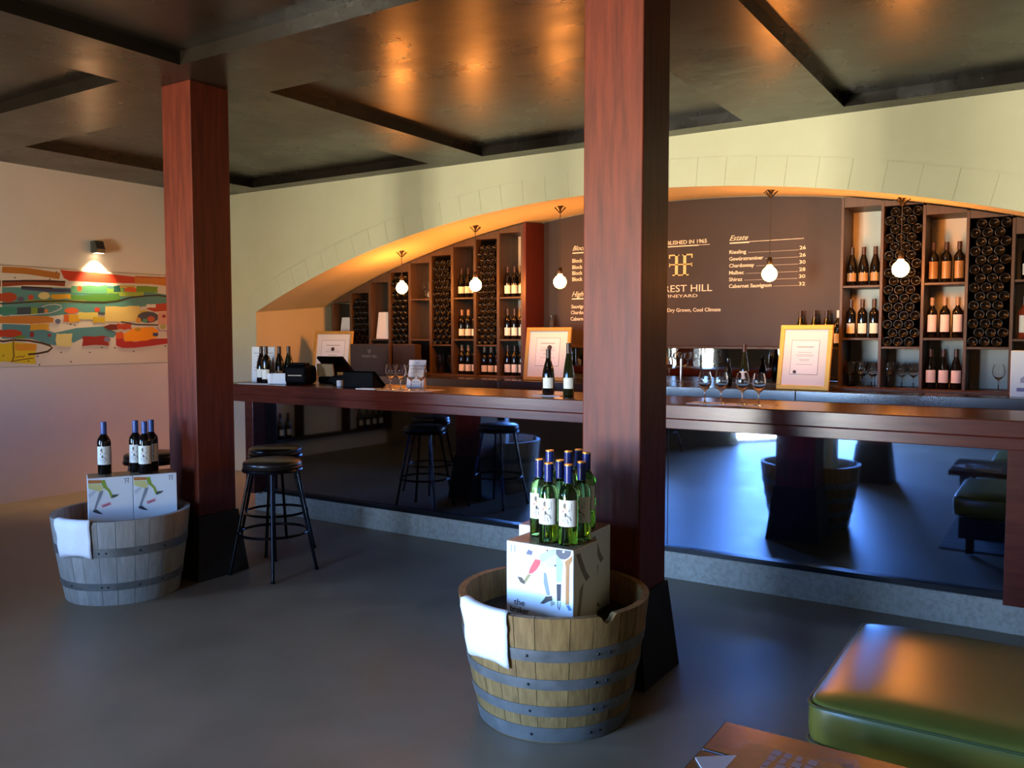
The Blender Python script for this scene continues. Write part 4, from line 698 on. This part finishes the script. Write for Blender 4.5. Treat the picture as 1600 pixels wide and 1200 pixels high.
for i, (x, y) in enumerate(((-1.803, 4.886), (-1.700, 4.875), (-1.575, 4.880), (-1.475, 4.865))):
    K_glass.put((x, y, BZ+.0022), 0, '%s of four tasting glasses on the bar right of the wide column' % ['leftmost', 'second', 'third', 'rightmost'][i], 'tasting glasses, right set')
for i in range(6):
    K_glass_s.put((bR(0)+.065+.083*(i % 3), YS+(.075 if i < 3 else .20), 1.0795), 0, '%s wine glass of the %s row beside the menu board' % (POS[i % 3], 'front' if i < 3 else 'back'), 'glasses beside the menu board')
for i in range(3):
    K_glass_s.put((bR(1)+.060+.088*i, YS+(.08, .12, .09)[i], 1.0795), 0, '%s of three wine glasses under the rack behind the rightmost pendant' % POS[i], 'glasses under the tall right rack')
K_glass_s.put((bR(3)+.225, YS+.03, 1.0795), 0, 'single clear wine glass under the rack at the right edge', None)
for i in range(3):
    K_glass_s.put((bL(5)+.065+.08*i, YS+(.08, .16, .09)[i], 1.0795), 0, '%s of three wine glasses in the dark bay under the left middle rack' % POS[i], 'glasses under the left middle rack')
K_glass.put((bL(4)+.16, YS+.08, 1.8785), 0, 'upright wine glass on the shelf right of the leftmost pendant', None)
o = K_glass.put((bL(4)+.235, YS+.06, 1.8785+.0405), 0, 'wine glass lying on its side right of the leftmost pendant', None); o.rotation_euler = (radians(-83), 0, radians(35)); o.location.z = 1.8785+.040

# ================================================================ FRAMED CERTIFICATES, CARDS, BACK-BAR PIECES
def framed(x, y, z, w, h, lean, rz, mt, label, seal=None, inner=.5, off=0, paper='paper'):
    t = thing('framed_certificate', label, 'picture frame', (x, y, z)); t.rotation_euler = (-lean, 0, rz)
    fw_ = .035
    def sd(x0, x1, z0, z1): m = MB(); m.box(x0, x1, -.012, .012, z0, z1, .003, 1); m.build('frame_rail', mt, t)
    sd(-w/2, w/2, 0, fw_); sd(-w/2, w/2, h-fw_, h); sd(-w/2, -w/2+fw_, fw_, h-fw_); sd(w/2-fw_, w/2, fw_, h-fw_)
    m = MB(); m.box(-w/2+fw_, w/2-fw_, -.002, .008, fw_, h-fw_); mb_ = m.build('mat_board', 'mat_board', t)
    iw, ih = w*inner/2, h*inner/2; cz = h/2+off
    m = MB(); m.box(-iw, iw, -.0035, -.0022, cz-ih, cz+ih); ce = m.build('certificate', paper, t)
    pol = [('4a4036', [(-iw-.003, cz-ih-.003), (iw+.003, cz-ih-.003), (iw+.003, cz+ih+.003), (-iw-.003, cz+ih+.003)])]
    print_mesh('border_line', pol, lambda u, v, k: (u, -.0021, v), t)
    ln = []
    for q, (ww, zz) in enumerate(((.62, .62), (.5, .30), (.66, .16), (.6, .08), (.4, -.12), (.35, -.2), (.6, -.42))):
        hh = .006 if q == 0 else .0025
        ln.append(('8a8276', [(-iw*ww, cz+ih*zz-hh/2), (iw*ww, cz+ih*zz-hh/2), (iw*ww, cz+ih*zz+hh/2), (-iw*ww, cz+ih*zz+hh/2)]))
    print_mesh('print_lines', ln, lambda u, v, k: (u, -.0038, v), ce)
    if seal:
        sx, sz, sr = seal; m = MB(); m.prism([(sx+sr*cos(a), sz+sr*sin(a)) for a in [2*pi*i/20 for i in range(20)]], -.006, -.0039, 'y'); m.build('seal', 'seal', ce)
    return t
framed(-6.80, 6.83, 1.0672, .50, .47, radians(9), radians(10), 'frame_gold', 'gold framed certificate with dark seal near the cash register end', (.0, .27, .022), .60, -.01)
framed(-4.075, 6.86, 1.0672, .47, .50, radians(9), radians(3), 'frame_gold', 'gold framed certificate left of the wide timber column', (.02, .31, .024), .52, .02)
framed(-1.725, 6.80, 1.0672, .41, .51, radians(10), radians(-6), 'frame_gold_bright', 'bright gold framed certificate leaning below the price list', (-.07, .14, .013), .52, .0)

# green bottles on the ledge under the board, carafe, taps
for i, (x, K) in enumerate(((-1.915, K_plain), (-1.80, K_plain), (-1.70, K_plain), (-1.605, K_whitecap))):
    K.put((x, 7.455, 1.390), 0, ['dark green bottle, leftmost of the row above the bright gold frame', 'dark green bottle, second of the row above the bright gold frame', 'brown-green bottle, third of the row above the bright gold frame', 'white-capped bottle at the right end above the bright gold frame'][i], 'bottles on the board ledge')
m = MB(); m.lathe([(0, .002), (.032, .001), (.035, .006), (.035, .20), (.030, .24), (.016, .27), (.020, .30), (.018, .30), (.0135, .27), (.027, .238), (.032, .198), (.032, .008), (0, .006)], 20)
tag(m.build('glass_carafe', 'glass_clear', None, (-4.36, 7.455, 1.3902)), 'tall clear glass carafe above the middle gold frame', 'carafe')
def tap(x, y, label, hgt):
    t = thing('bar_tap', label, 'tap', (x, y, 1.0652))
    m = MB(); m.lathe([(0, 0), (.026, 0), (.026, .012), (.014, .02), (.012, hgt*.8), (0, hgt*.8)], 14); m.build('stem', 'chrome', t)
    m = MB(); m.tube([(0, 0, hgt*.78), (0, 0, hgt*.95), (0, -.03, hgt), (0, -.08, hgt), (0, -.105, hgt*.93), (0, -.11, hgt*.82)], .009, 8); m.build('spout', 'chrome', t)
    m = MB(); m.tube([(.012, 0, hgt*.55), (.05, 0, hgt*.62)], .006, 6); m.build('lever', 'chrome', t)
tap(-3.00, 7.05, 'chrome bar tap nearest the wide timber column', .30)
tap(-2.83, 7.08, 'slim dark chrome tap between the column and the glasses', .27)
K_olive.put((-2.27, 7.07, 1.0655), 0, 'tall olive wine bottle standing before the mirror strip', None)
m = MB(); m.lathe([(0, 0), (.03, 0), (.034, .01), (.034, .10), (.026, .14), (.016, .17), (.016, .23), (0, .23)], 16)
tag(m.build('dark_carafe', 'bottle_dark', None, (-2.40, 7.05, 1.0655)), 'dark stoppered flask left of the tall olive bottle', 'flask')
K_glass_s.put((-3.36, 6.98, 1.0655), 0, 'clear glass on the steel counter just left of the column', None)

# ================================================================ THINGS ON THE BAR
def sheet(name, label, cat, x, y, z, w, h, lean, rz, mt, lines=True, stand=None, groups=None):
    t = thing(name, label, cat, (x, y, z)); t.rotation_euler = (-lean, 0, rz)
    m = MB(); m.box(-w/2, w/2, -.0015, .0015, 0, h); m.build('sheet', mt, t)
    ln = []
    if lines:
        n = int(h/.028)
        for i in range(n):
            ww = random.uniform(.45, .85)*w/2; zz = h*.9-i*(h*.82/n)
            if i == 0: ww = .12*w
            ln.append(('8a8690', [(-ww, zz-.0025), (ww, zz-.0025), (ww, zz+.0025), (-ww, zz+.0025)]))
        print_mesh('print_lines', ln, lambda u, v, k: (u, -.0018, v), t)
    if stand:
        m = MB(); m.prism([(0.002, 0), (.07, 0), (.002, h*.7)], -w/2+.01, w/2-.01, 'x')
        m.build('stand', stand, t)
    return t
sheet('menu_sheet', 'tall white printed sheet at the left end of the bar', 'sign', -5.80, 5.02, BZ+.001, .20, .30, radians(4), radians(35), 'paper', stand='paper')
for i, (x, y, K) in enumerate(((-5.72, 4.93, K_burg), (-5.615, 4.89, K_cream), (-5.60, 5.02, K_lab_black), (-5.575, 5.10, K_plain))):
    K.put((x, y, BZ+.0006), radians(35), ['white-labelled wine bottle beside the tall printed sheet', 'cream-labelled wine bottle, second from the printed sheet', 'dark wine bottle behind the white cup on the bar', 'unlabelled dark bottle at the back of the left group'][i], 'bottles at the left end of the bar')
m = MB(); m.lathe([(0, .003), (.028, 0), (.030, .003), (.038, .085), (.035, .085), (.027, .006), (0, .006)], 18)
tag(m.build('cup', 'paper', None, (-5.52, 4.86, BZ+.0006)), 'small white cup on the bar by the left bottles', 'cup')
sheet('card', 'white card propped beside the small cup', 'card', -5.425, 4.855, BZ+.001, .115, .09, radians(18), radians(30), 'paper', lines=False)
bag = thing('receipt_printer', 'black rounded receipt printer on the left end of the bar', 'printer', (-5.295, 4.97, BZ+.0006), radians(20))
m = MB(); m.box(-.10, .10, -.10, .11, 0, .155, .035, 4); m.build('case', 'black_plastic', bag)
m = MB(); m.box(-.06, .06, -.104, -.099, .07, .078); m.build('paper_slot', 'label_tan', bag)
m = MB(); m.box(-.08, .08, -.08, .02, .153, .175, .012, 2); m.build('lid', 'black_plastic', bag)
pos = thing('cash_register', 'black tilted touchscreen till with papers, behind the receipt printer', 'till', (-5.16, 5.235, BZ+.0006), radians(195))
m = MB(); m.box(-.12, .12, -.06, .08, 0, .055, .01, 2); m.build('drawer', 'black_plastic', pos)
m = MB(); m.tube([(0, .03, .05), (0, .02, .16)], .028, 10); m.build('neck', 'black_plastic', pos)
m = MB(); m.prism([(-.10, .10), (-.085, .085), (.10, .21), (.085, .225)], -.12, .12, 'x'); m.build('screen', 'screen', pos)
m = MB(); m.prism([(.1, .06), (.115, .06), (.135, .16), (.12, .165)], -.05, .10, 'x'); m.build('paper_slips', 'label_tan', pos)
blk = thing('till_tray', 'low black tray beside the slanted tablet on the bar', 'tray', (-4.84, 5.14, BZ+.0006), radians(12))
m = MB(); m.box(-.16, .16, -.10, .10, 0, .075, .008, 2); m.build('case', 'black_plastic', blk)
tab = thing('tablet_stand', 'black tablet on a slanted stand facing the barman', 'tablet', (-4.56, 4.93, BZ+.0006), radians(8))
m = MB(); m.prism([(-.075, 0), (.09, 0), (-.055, .115), (-.075, .115)], -.14, .13, 'x'); m.build('wedge', 'black_plastic', tab)
m = MB(); m.prism([(.092, .004), (.098, .010), (-.050, .126), (-.056, .120)], -.15, .14, 'x'); m.build('screen', 'screen', tab)
m = MB(); m.lathe([(0, 0), (.026, 0), (.028, .004), (.028, .045), (.012, .045), (.012, .006), (0, .006)], 16)
tag(m.build('paper_roll', 'paper', None, (-4.80, 4.92, BZ+.0006)), 'small white paper roll left of the slanted tablet', 'paper roll')
def flat(name, label, cat, x, y, w, d, rz, mt, h=.0016, z=BZ+.0003):
    m = MB(); m.box(-w/2, w/2, -d/2, d/2, 0, h); return tag(m.build(name, mt, None, (x, y, z), rz), label, cat)
flat('napkin', 'folded white napkin on the bar edge left of the left glasses', 'napkin', -4.37, 4.775, .17, .09, radians(8), 'paper', .006)
flat('tasting_mat', 'pale tasting sheet under the four left glasses', 'paper', -4.03, 4.86, .44, .24, radians(12), 'paper_pink')
flat('tasting_mat', 'pale tasting sheet under the four right glasses', 'paper', -1.64, 4.885, .50, .15, radians(2), 'paper')
flat('leaflet', 'white leaflet under the dark bottle left of the column', 'leaflet', -2.89, 4.94, .20, .15, radians(4), 'paper', .004)
flat('leaflet', 'loose white leaflet at the far left end of the bar', 'leaflet', -5.60, 4.78, .30, .12, radians(15), 'paper', .003)
sheet('tent_card', 'pale pink printed card behind the left tasting glasses', 'card', -4.21, 5.12, BZ+.0008, .15, .215, radians(14), radians(10), 'paper_pink', stand='paper_pink')
K_burg.put((-2.915, 4.945, BZ+.0046), radians(25), 'dark sloping wine bottle on the white leaflet left of the column', None)
K_olive.put((-2.735, 4.90, BZ+.0006), radians(25), 'tall olive bottle with white label against the wide column', None)
# dark winery boxes behind the bar
for (x, y, w, h, l, txt) in ((-6.14, 6.64, .50, .33, 'dark presentation box with a small emblem beside the left gold frame', True), (-5.74, 6.72, .27, .33, 'plain dark box right of the emblem box', False)):
    t = thing('presentation_box', l, 'box', (x, y+.14, 1.0655), radians(6))
    m = MB(); m.box(-w/2, w/2, -.06, .06, 0, h, .003, 1); m.build('case', 'blackboard', t)
    if txt:
        emblem(.0, .235, .275, .22, t, -.061, 'ink_grey')
        me = text_mesh('FOREST HILL', .026, .19, thick=.001)
        for q in me.vertices: q.co = Vector((q.co.x-.095, -.0608-q.co.z, .19+q.co.y))
        me.materials.append(M['ink_grey']); link('lettering', me, t)
K_plain.put((-7.05, 6.98, 1.0655), 0, 'dark bottle left of the gold frame at the cash register end', None)
sheet('price_sheet', 'white paper sheet in the far left shelf bay', 'paper', bL(0)+.155, YS+.06, 1.4458, .20, .25, radians(10), radians(0), 'paper', lines=False)
sheet('price_sheet', 'white paper sheet in the bay between the two left racks', 'paper', bL(2)+.150, YS+.05, 1.4478, .20, .30, radians(9), radians(0), 'paper', lines=False)
cb = thing('wine_carton', 'white wine carton at the right end of the back counter', 'carton', (-.20, 6.93, 1.0655), 0)
m = MB(); m.box(-.13, .17, -.09, .09, 0, .32, .003, 1); m.build('case', 'carton', cb)
print_mesh('carton_print', [('7a78a0', [(-.09, .04), (-.03, .04), (-.03, .065), (-.09, .065)]), ('a0a0b8', [(-.07, .10), (-.03, .10), (-.03, .16), (-.07, .13)])], lambda u, v, k: (u, -.0905, v), cb)

# ================================================================ HALF BARRELS
def half_barrel(x, y, rot, rb, rt, H, mt, hoops, label, notch_az, rivet_az, board_z, ns=24):
    t = thing('half_barrel', label, 'barrel', (x, y, 0))
    TH = .028
    def rad(z): u = z/H; return rb+(rt-rb)*(1.35*u-.35*u*u)
    def stave(a0, a1, notch=None):
        m = MB(); nz_s = 6; na = 4 if notch is None else 12
        gap = .0016
        v = []; cols = []
        for i in range(na+1):
            a = a0+(a1-a0)*i/na; zt = H
            if notch is not None:
                d = (a-notch)*rt
                if abs(d) < .030: zt = H-sqrt(.030**2-d*d)
            for inn in (0, 1):
                for k_ in range(nz_s+1):
                    z = zt*k_/nz_s; r = rad(z)-(TH if inn else 0)
                    g = 0
                    v.append((r*cos(a), r*sin(a), z))
        st = nz_s+1; f = []
        for i in range(na):
            for k_ in range(nz_s):
                o0 = (i*2)*st+k_; o1 = ((i+1)*2)*st+k_
                f.append((o0, o1, o1+1, o0+1)); f.append((o0+st, o0+st+1, o1+st+1, o1+st))
            t0 = (i*2)*st+nz_s; t1 = ((i+1)*2)*st+nz_s
            f.append((t0, t1, t1+st, t0+st)); f.append(((i*2)*st, (i*2)*st+st, ((i+1)*2)*st+st, ((i+1)*2)*st))
        for k_ in range(nz_s):
            f.append((k_, k_+1, k_+1+st, k_+st)); e = na*2*st+k_; f.append((e, e+st, e+1+st, e+1))
        m.add(v, f, True); return m
    ws = [random.uniform(.75, 1.25) for _ in range(ns)]; tot = sum(ws); a = notch_az-ws[0]/tot*pi
    for i in range(ns):
        d = ws[i]/tot*2*pi; g = .0012/rt
        s_ = stave(a+g, a+d-g, notch_az if i == 0 else None).build('stave', mt, t, angle=30)
        a += d
    m = MB(); m.lathe([(0, .03), (rad(.03)-TH-.001, .03), (rad(.06)-TH-.001, .06), (0, .06)], 32); m.build('bottom_head', 'oak_inside', t)
    m = MB(); m.lathe([(0, board_z-.02), (rad(board_z)-TH-.006, board_z-.02), (rad(board_z)-TH-.006, board_z), (0, board_z)], 32); m.build('inner_board', 'oak_inside', t)
    for z0, z1 in hoops:
        m = MB(); m.lathe([(rad(z0)+.0003, z0), (rad(z0)+.0035, z0), (rad((z0+z1)/2)+.0037, (z0+z1)/2), (rad(z1)+.0035, z1), (rad(z1)+.0003, z1), (rad(z0)+.0003, z0)], 56); hp = m.build('hoop', 'hoop_steel', t)
        zc = (z0+z1)/2
        for da in rivet_az:
            r = rad(zc)+.0035; mm = MB(); p = Vector((r*cos(da), r*sin(da), zc)); n = Vector((cos(da), sin(da), 0))
            mm.tube([p, p+n*.002, p+n*.0035], [.006, .005, .0022], 8); mm.build('rivet', 'rivet_steel', hp)
    return t, rad
# direction towards the camera from each barrel
RBX, RBY = -1.69, 2.91
LBX, LBY = -4.615, 2.925
hb, radR = half_barrel(RBX, RBY, 0, .293, .377, .49, 'oak_new', [(.325, .37), (.216, .257), (.108, .150), (.004, .062)],
    'brown oak half barrel with four steel hoops by the wide column', radians(-28), [radians(-33), radians(-25), radians(-75)], .38)
hb2, radL = half_barrel(LBX, LBY, 0, .307, .374, .48, 'oak_grey', [(.28, .33), (.088, .130)],
    'weathered grey oak half barrel with two steel hoops by the stools', radians(-60), [radians(-52), radians(-46), radians(-18), radians(5), radians(-85)], .36)

def towel(x, y, rad, H, az, w, out, inn, label, skew=0.0):
    # path over the rim: inside drop, rim, outside drop
    path = []
    for i in range(5): path.append((rad(H)-.028-.006, H-inn*(1-i/4)))
    path += [(rad(H)-.022, H+.008), (rad(H)-.010, H+.0085), (rad(H)+.006, H+.004)]
    for i in range(1, 9): z = H-out*i/8; path.append((rad(z)+.0085+.003*sin(i*1.3), z))
    n = 14; v = []; f = []
    for j in range(n+1):
        u = j/n-.5
        for k_, (r, z) in enumerate(path):
            aa = az+(u*w)/.385+ (skew*max(0, (H-z)) if r > rad(H) else 0)
            fold = .004*sin(j*1.1+k_*.4)*(1 if r > rad(z) else 0)
            zz = z + (.010*sin(u*5+1) if k_ == len(path)-1 else 0)
            v.append((x+(r+fold*.6+.001)*cos(aa), y+(r+fold*.6+.001)*sin(aa), zz))
    L_n = len(path)
    for j in range(n):
        for k_ in range(L_n-1): f.append((j*L_n+k_, (j+1)*L_n+k_, (j+1)*L_n+k_+1, j*L_n+k_+1))
    m = MB(); m.add(v, f, True); o = m.build('towel', 'towel', None, angle=80)
    md = o.modifiers.new('thickness', 'SOLIDIFY'); md.thickness = .003; md.offset = 1
    return tag(o, label, 'towel')
towel(RBX, RBY, radR, .49, radians(-106), .27, .20, .06, 'white cloth draped over the rim of the brown barrel', .25)
towel(LBX, LBY, radL, .48, radians(-76), .25, .20, .06, 'white cloth draped over the rim of the grey barrel', .0)

# cartons and bottles in the barrels
def carton(x, y, z, rz, w, d, h, label, art=None, side=None, ne=2):
    t = thing('wine_carton', label, 'carton', (x, y, z), rz)
    m = MB(); m.box(0, w, 0, d, 0, h-.001, .002, 1); m.build('case', 'carton', t)
    m = MB(); m.box(.002, w-.002, .002, d-.002, h-.001, h+.0006); m.build('top_flaps', 'carton_top', t)
    m = MB(); m.box(w/2-.025, w/2+.025, .001, d-.001, h+.0006, h+.001); m.build('tape', 'carton_tape', t)
    if art:
        print_mesh('carton_print', art[:-ne], lambda u, v, k: (u, -.0006-.00002*k, h+v), t)
        print_mesh('emblem_print', art[-ne:], lambda u, v, k: (u, -.0012-.00002*k, h+v), t)
    if side: print_mesh('side_print', side, lambda u, v, k: (w+.0006+.00002*k, u, h+v), t)
    return t
RBOX = [(c, [(min(max(u, .003), .292), min(v, -.003)) for u, v in pts]) for c, pts in RBOX]
side = [('8a8474', [(.02, -.02), (.05, -.02), (.10, -.10), (.13, -.13), (.10, -.14), (.06, -.09)]), ('9a9484', [(.05, -.16), (.08, -.14), (.05, -.28), (.02, -.30)]), ('7a7466', [(.02, -.29), (.06, -.29), (.10, -.315), (.03, -.31)])]
cR = carton(-1.808, 2.750, .3805, 0, .296, .195, .32, 'white printed wine carton in front, under the green bottles', RBOX, side)
for s, x, z in (('the', .035, -.245), ('broker', .018, -.275)):
    me = text_mesh(s, .022, .05 if s == 'the' else .085, thick=.0006, bold=.01)
    for q in me.vertices: q.co = Vector((x+q.co.x, -.0014-q.co.z, .32+z+q.co.y))
    me.materials.append(M['ink']); link('lettering', me, cR)
carton(-1.885, 2.960, .3805, radians(2), .325, .195, .335, 'second white carton behind the one holding the green bottles', None, side)
for i, (x, y) in enumerate(((-1.738, 2.880), (-1.654, 2.810), (-1.776, 3.025), (-1.700, 3.045), (-1.654, 2.898), (-1.571, 2.817), (-1.690, 3.116), (-1.618, 3.050), (-1.562, 2.905))):
    zt = .3805+(.3365 if y > 2.957 else .3215)
    K_white.put((x, y, zt), radians(28+random.uniform(-6, 6)), ['green white-wine bottle at the left of the front carton', 'green bottle, front row left on the carton', 'green bottle with highest cap at the back left', 'green bottle in the back row centre', 'green bottle half hidden in the middle of the cluster', 'green bottle front centre with its label facing out', 'green bottle at the back right by the column', 'green bottle just behind the rightmost front one', 'rightmost green bottle with a half-shaded label'][i], 'green wine bottles on the front cartons')
rzL = atan2(.868, .497)
LB1 = [(c, [(min(max(u, .002), .233), min(v, -.003)) for u, v in pts]) for c, pts in LBOX]
sideL = [('c8664a', [(.05, -.06), (.08, -.06), (.07, -.15), (.05, -.17)]), ('8a9aa0', [(.10, -.02), (.14, -.02), (.15, -.20), (.11, -.20)]), ('5a6a60', [(.03, -.15), (.05, -.15), (.06, -.18), (.03, -.17)])]
ax_, ay_ = -4.649, 2.740
for i, l in enumerate(('white printed carton, left of the pair in the grey barrel', 'white printed carton, right of the pair in the grey barrel')):
    c_ = carton(ax_+.497*.2385*i, ay_+.868*.2385*i, .3605, rzL, .236, .185, .32, l, LB1, None, 5)
    if i == 0: print_mesh('side_print', sideL, lambda u, v, k: (-.0006-.00002*k, .185-u, .32+v), c_)
for i, (x, y) in enumerate([(ax_+u*.497-v*.868, ay_+u*.868+v*.497) for u, v in ((.095, .135), (.265, .14), (.309, .058), (.352, .143))]):
    K_red.put((x, y, .3605+.3215), radians(52), ['dark bottle with blue cap standing alone on the left carton', 'blue-capped dark bottle, left of the three together', 'blue-capped dark bottle, front of the three together', 'blue-capped dark bottle, right rear of the three together'][i], 'blue-capped wine bottles')

# ================================================================ BAR STOOLS
def make_stool():
    t = thing('bar_stool', '', 'stool')
    m = MB(); m.lathe([(0, .662), (.165, .662), (.178, .668), (.182, .676), (.176, .684), (.180, .692), (.176, .706), (.155, .716), (.08, .722), (0, .724)], 32); m.build('seat', 'black_vinyl', t, angle=60)
    m = MB(); m.lathe([(.150, .645), (.183, .648), (.186, .656), (.183, .664), (.150, .664)], 32); m.build('seat_ring', 'black_metal', t)
    for i in range(4):
        a = radians(45+90*i); c_, s_ = cos(a), sin(a)
        m = MB(); m.tube([(.135*c_, .135*s_, .652), (.264*c_, .264*s_, .004)], .0105, 10); lg = m.build('leg', 'black_metal', t)
        m = MB(); m.tube([(.2632*c_, .2632*s_, .012), (.2652*c_, .2652*s_, 0.0)], .013, 8); m.build('foot_cap', 'black_plastic', lg)
    for z, r in ((.262, .212),):
        m = MB(); m.tube([((r)*cos(a), r*sin(a), z) for a in [2*pi*i/36 for i in range(36)]], .009, 8, closed=True); m.build('foot_ring', 'black_metal', t)
    return t
K_stool = Kind(make_stool)
K_stool.put((-4.162, 3.66, 0), radians(2), 'black round bar stool nearest the camera, right of the column', 'black round bar stools')
K_stool.put((-4.63, 4.10, 0), radians(-12), 'black round bar stool just behind the nearest one', 'black round bar stools')
K_stool.put((-5.08, 3.45, 0), radians(10), 'black bar stool mostly hidden behind the left column and bottles', 'black round bar stools')
K_stool.put((-4.35, -.35, 0), radians(20), 'black bar stool seen only as a reflection by the glazed door', 'black round bar stools')

# ================================================================ LOUNGE CORNER
def ottoman(x, y, w, d, label, z=0.0):
    t = thing('ottoman', label, 'ottoman', (x, y, z))
    bm = bmesh.new(); bmesh.ops.create_cube(bm, size=1)
    bmesh.ops.subdivide_edges(bm, edges=bm.edges[:], cuts=12, use_grid_fill=True)
    hz = .17; r = .045
    for q in bm.verts:
        p = Vector((q.co.x*w, q.co.y*d, q.co.z*hz)); c_ = Vector((max(-w/2+r, min(w/2-r, p.x)), max(-d/2+r, min(d/2-r, p.y)), max(-hz/2+r, min(hz/2-r, p.z))))
        # redistribute verts near the edges then round them
        dv = p-c_
        if dv.length > 1e-6: p = c_+dv.normalized()*r*min(1.0, dv.length/r if sum(1 for q_ in dv if abs(q_) > 1e-6) == 1 else 1.0)
        ex, ey = p.x/(w/2), p.y/(d/2)
        crown = .014*(1-ex**4)*(1-ey**4)
        if p.z > 0: p.z += crown
        bul = .010*(1-(p.z/(hz/2))**2 if abs(p.z) < hz/2 else 0)
        p.x += math.copysign(bul, p.x)*(abs(ex) > .9); p.y += math.copysign(bul, p.y)*(abs(ey) > .9)
        q.co = Vector((p.x, p.y, p.z+.335))
    me = bpy.data.meshes.new('cushion'); bm.to_mesh(me); bm.free()
    me.polygons.foreach_set('use_smooth', [True]*len(me.polygons)); me.materials.append(M['leather'])
    cu = link('cushion', me, t); sb_ = cu.modifiers.new('smooth', 'SUBSURF'); sb_.levels = 1; sb_.render_levels = 2
    for zz in (.392, .278):
        e = .010; pts = []
        for cx_, cy_, a0 in ((w/2-r, d/2-r, 0), (-w/2+r, d/2-r, 90), (-w/2+r, -d/2+r, 180), (w/2-r, -d/2+r, 270)):
            for i in range(6): a = radians(a0+18*i); pts.append((cx_+(r+.0035)*cos(a), cy_+(r+.0035)*sin(a), zz))
        m = MB(); m.tube(pts, .0035, 6, closed=True); m.build('piping', 'leather_seam', cu)
    m = MB(); m.box(-w/2+.03, w/2-.03, -d/2+.03, d/2-.03, .11, .252, .006, 2); m.build('base', 'black_vinyl', t)
    for sx in (-1, 1):
        for sy in (-1, 1): m = MB(); m.box(sx*(w/2-.10)-.025, sx*(w/2-.10)+.025, sy*(d/2-.10)-.025, sy*(d/2-.10)+.025, 0, .1095, .003, 1); m.build('leg', 'bar_timber', t)
    return t
ottoman(.16, 2.995, 1.56, .86, 'olive green leather ottoman at the lower right before the bar', .0085)
ottoman(.20, 1.10, 1.45, .80, 'dark ottoman seen only in the bar mirror beyond the table', .0085)
rug = thing('rug', 'striped woven rug under the green ottoman and low table', 'rug', (.45, 2.1, 0))
m = MB(); m.box(-1.17, 1.3, -1.5, 1.14, 0, .008); m.build('weave', 'rug_stripe', rug)
tb = thing('coffee_table', 'low dark wooden plank table with brochures in the bottom corner', 'table', (0, 0, .0085))
ZT = .4115
for y0, y1 in ((2.100, 2.288), (1.905, 2.092), (1.71, 1.897), (1.515, 1.702)):
    m = MB(); m.box(-.772, .75, y0, y1, ZT-.04, ZT, .004, 2); m.build('plank', 'table_wood', tb)
for x in (-.66, .64):
    m = MB(); m.box(x-.035, x+.035, 1.56, 2.24, ZT-.10, ZT-.0405, .003, 1); m.build('bearer', 'table_wood', tb)
    for y in (1.62, 2.18): m = MB(); m.box(x-.034, x+.034, y-.034, y+.034, 0, ZT-.1005, .003, 1); m.build('leg', 'table_wood', tb)
def brochure(x, y, w, d, rz, z, mt, label, title=None, th=.006):
    t = thing('brochure', label, 'brochure', (x, y, z), rz)
    m = MB(); m.box(-w/2, w/2, -d/2, d/2, 0, th-.001); m.build('pages', 'paper', t)
    m = MB(); m.box(-w/2-.0008, w/2+.0008, -d/2-.0008, d/2+.0008, th-.001, th); m.build('cover', mt, t)
    if title:
        pol = []
        for (u0, v0, u1, v1, c_) in title: pol.append((c_, [(u0, v0), (u1, v0), (u1, v1), (u0, v1)]))
        print_mesh('cover_print', pol, lambda u, v, k: (u, v, th+.0003+.00002*k), t)
ZB = ZT+.0088
brochure(-.476, 2.128, .21, .15, radians(27), ZB, 'brochure_blue', 'dark blue brochure at the back of the little pile', [(-.02, .0, .04, .05, '8a7a3a'), (.06, -.02, .09, .05, '8a93b0')])
brochure(-.648, 1.985, .12, .22, radians(38), ZB, 'paper', 'pale folded leaflet under the tan brochure', None)
brochure(-.54, 2.078, .265, .195, radians(-2), ZB+.0062, 'brochure_tan', 'tan printed brochure on top of the little pile', [(-.065+.03*i, .088-.034*(r+1)+.006, -.043+.03*i-.004*((i+r) % 3), .088-.034*r, 'a8a8b4') for i in range(4) for r in range(4)], .007)

# ================================================================ LOW SHELF ON THE LEFT WALL (seen in the bar mirror)
ls = thing('low_shelf', 'low dark shelf of bottles on the left wall, seen in the bar mirror', 'shelf', (XL+.001, 0, 0))
for z in (.22, .80): m = MB(); m.box(0, .13, .95, 3.45, z, z+.035); m.build('board', 'shelf_dark', ls)
for y in (.95, 1.75, 2.55, 3.415): m = MB(); m.box(0, .13, y, y+.035, .2555, .7995); m.build('divider', 'shelf_dark', ls)
for k_, ys_ in enumerate(((2.75, 2.87, 2.99, 3.11), (1.12, 1.25, 1.38, 1.51))):
    for j_, y in enumerate(ys_): K_burg.put((XL+.07, y, .2558), radians(90), '%s of four bottles at the %s end of the mirrored low wall shelf' % (('first', 'second', 'third', 'fourth')[j_], ('bar', 'window')[k_]), 'bottles on the low left shelf')
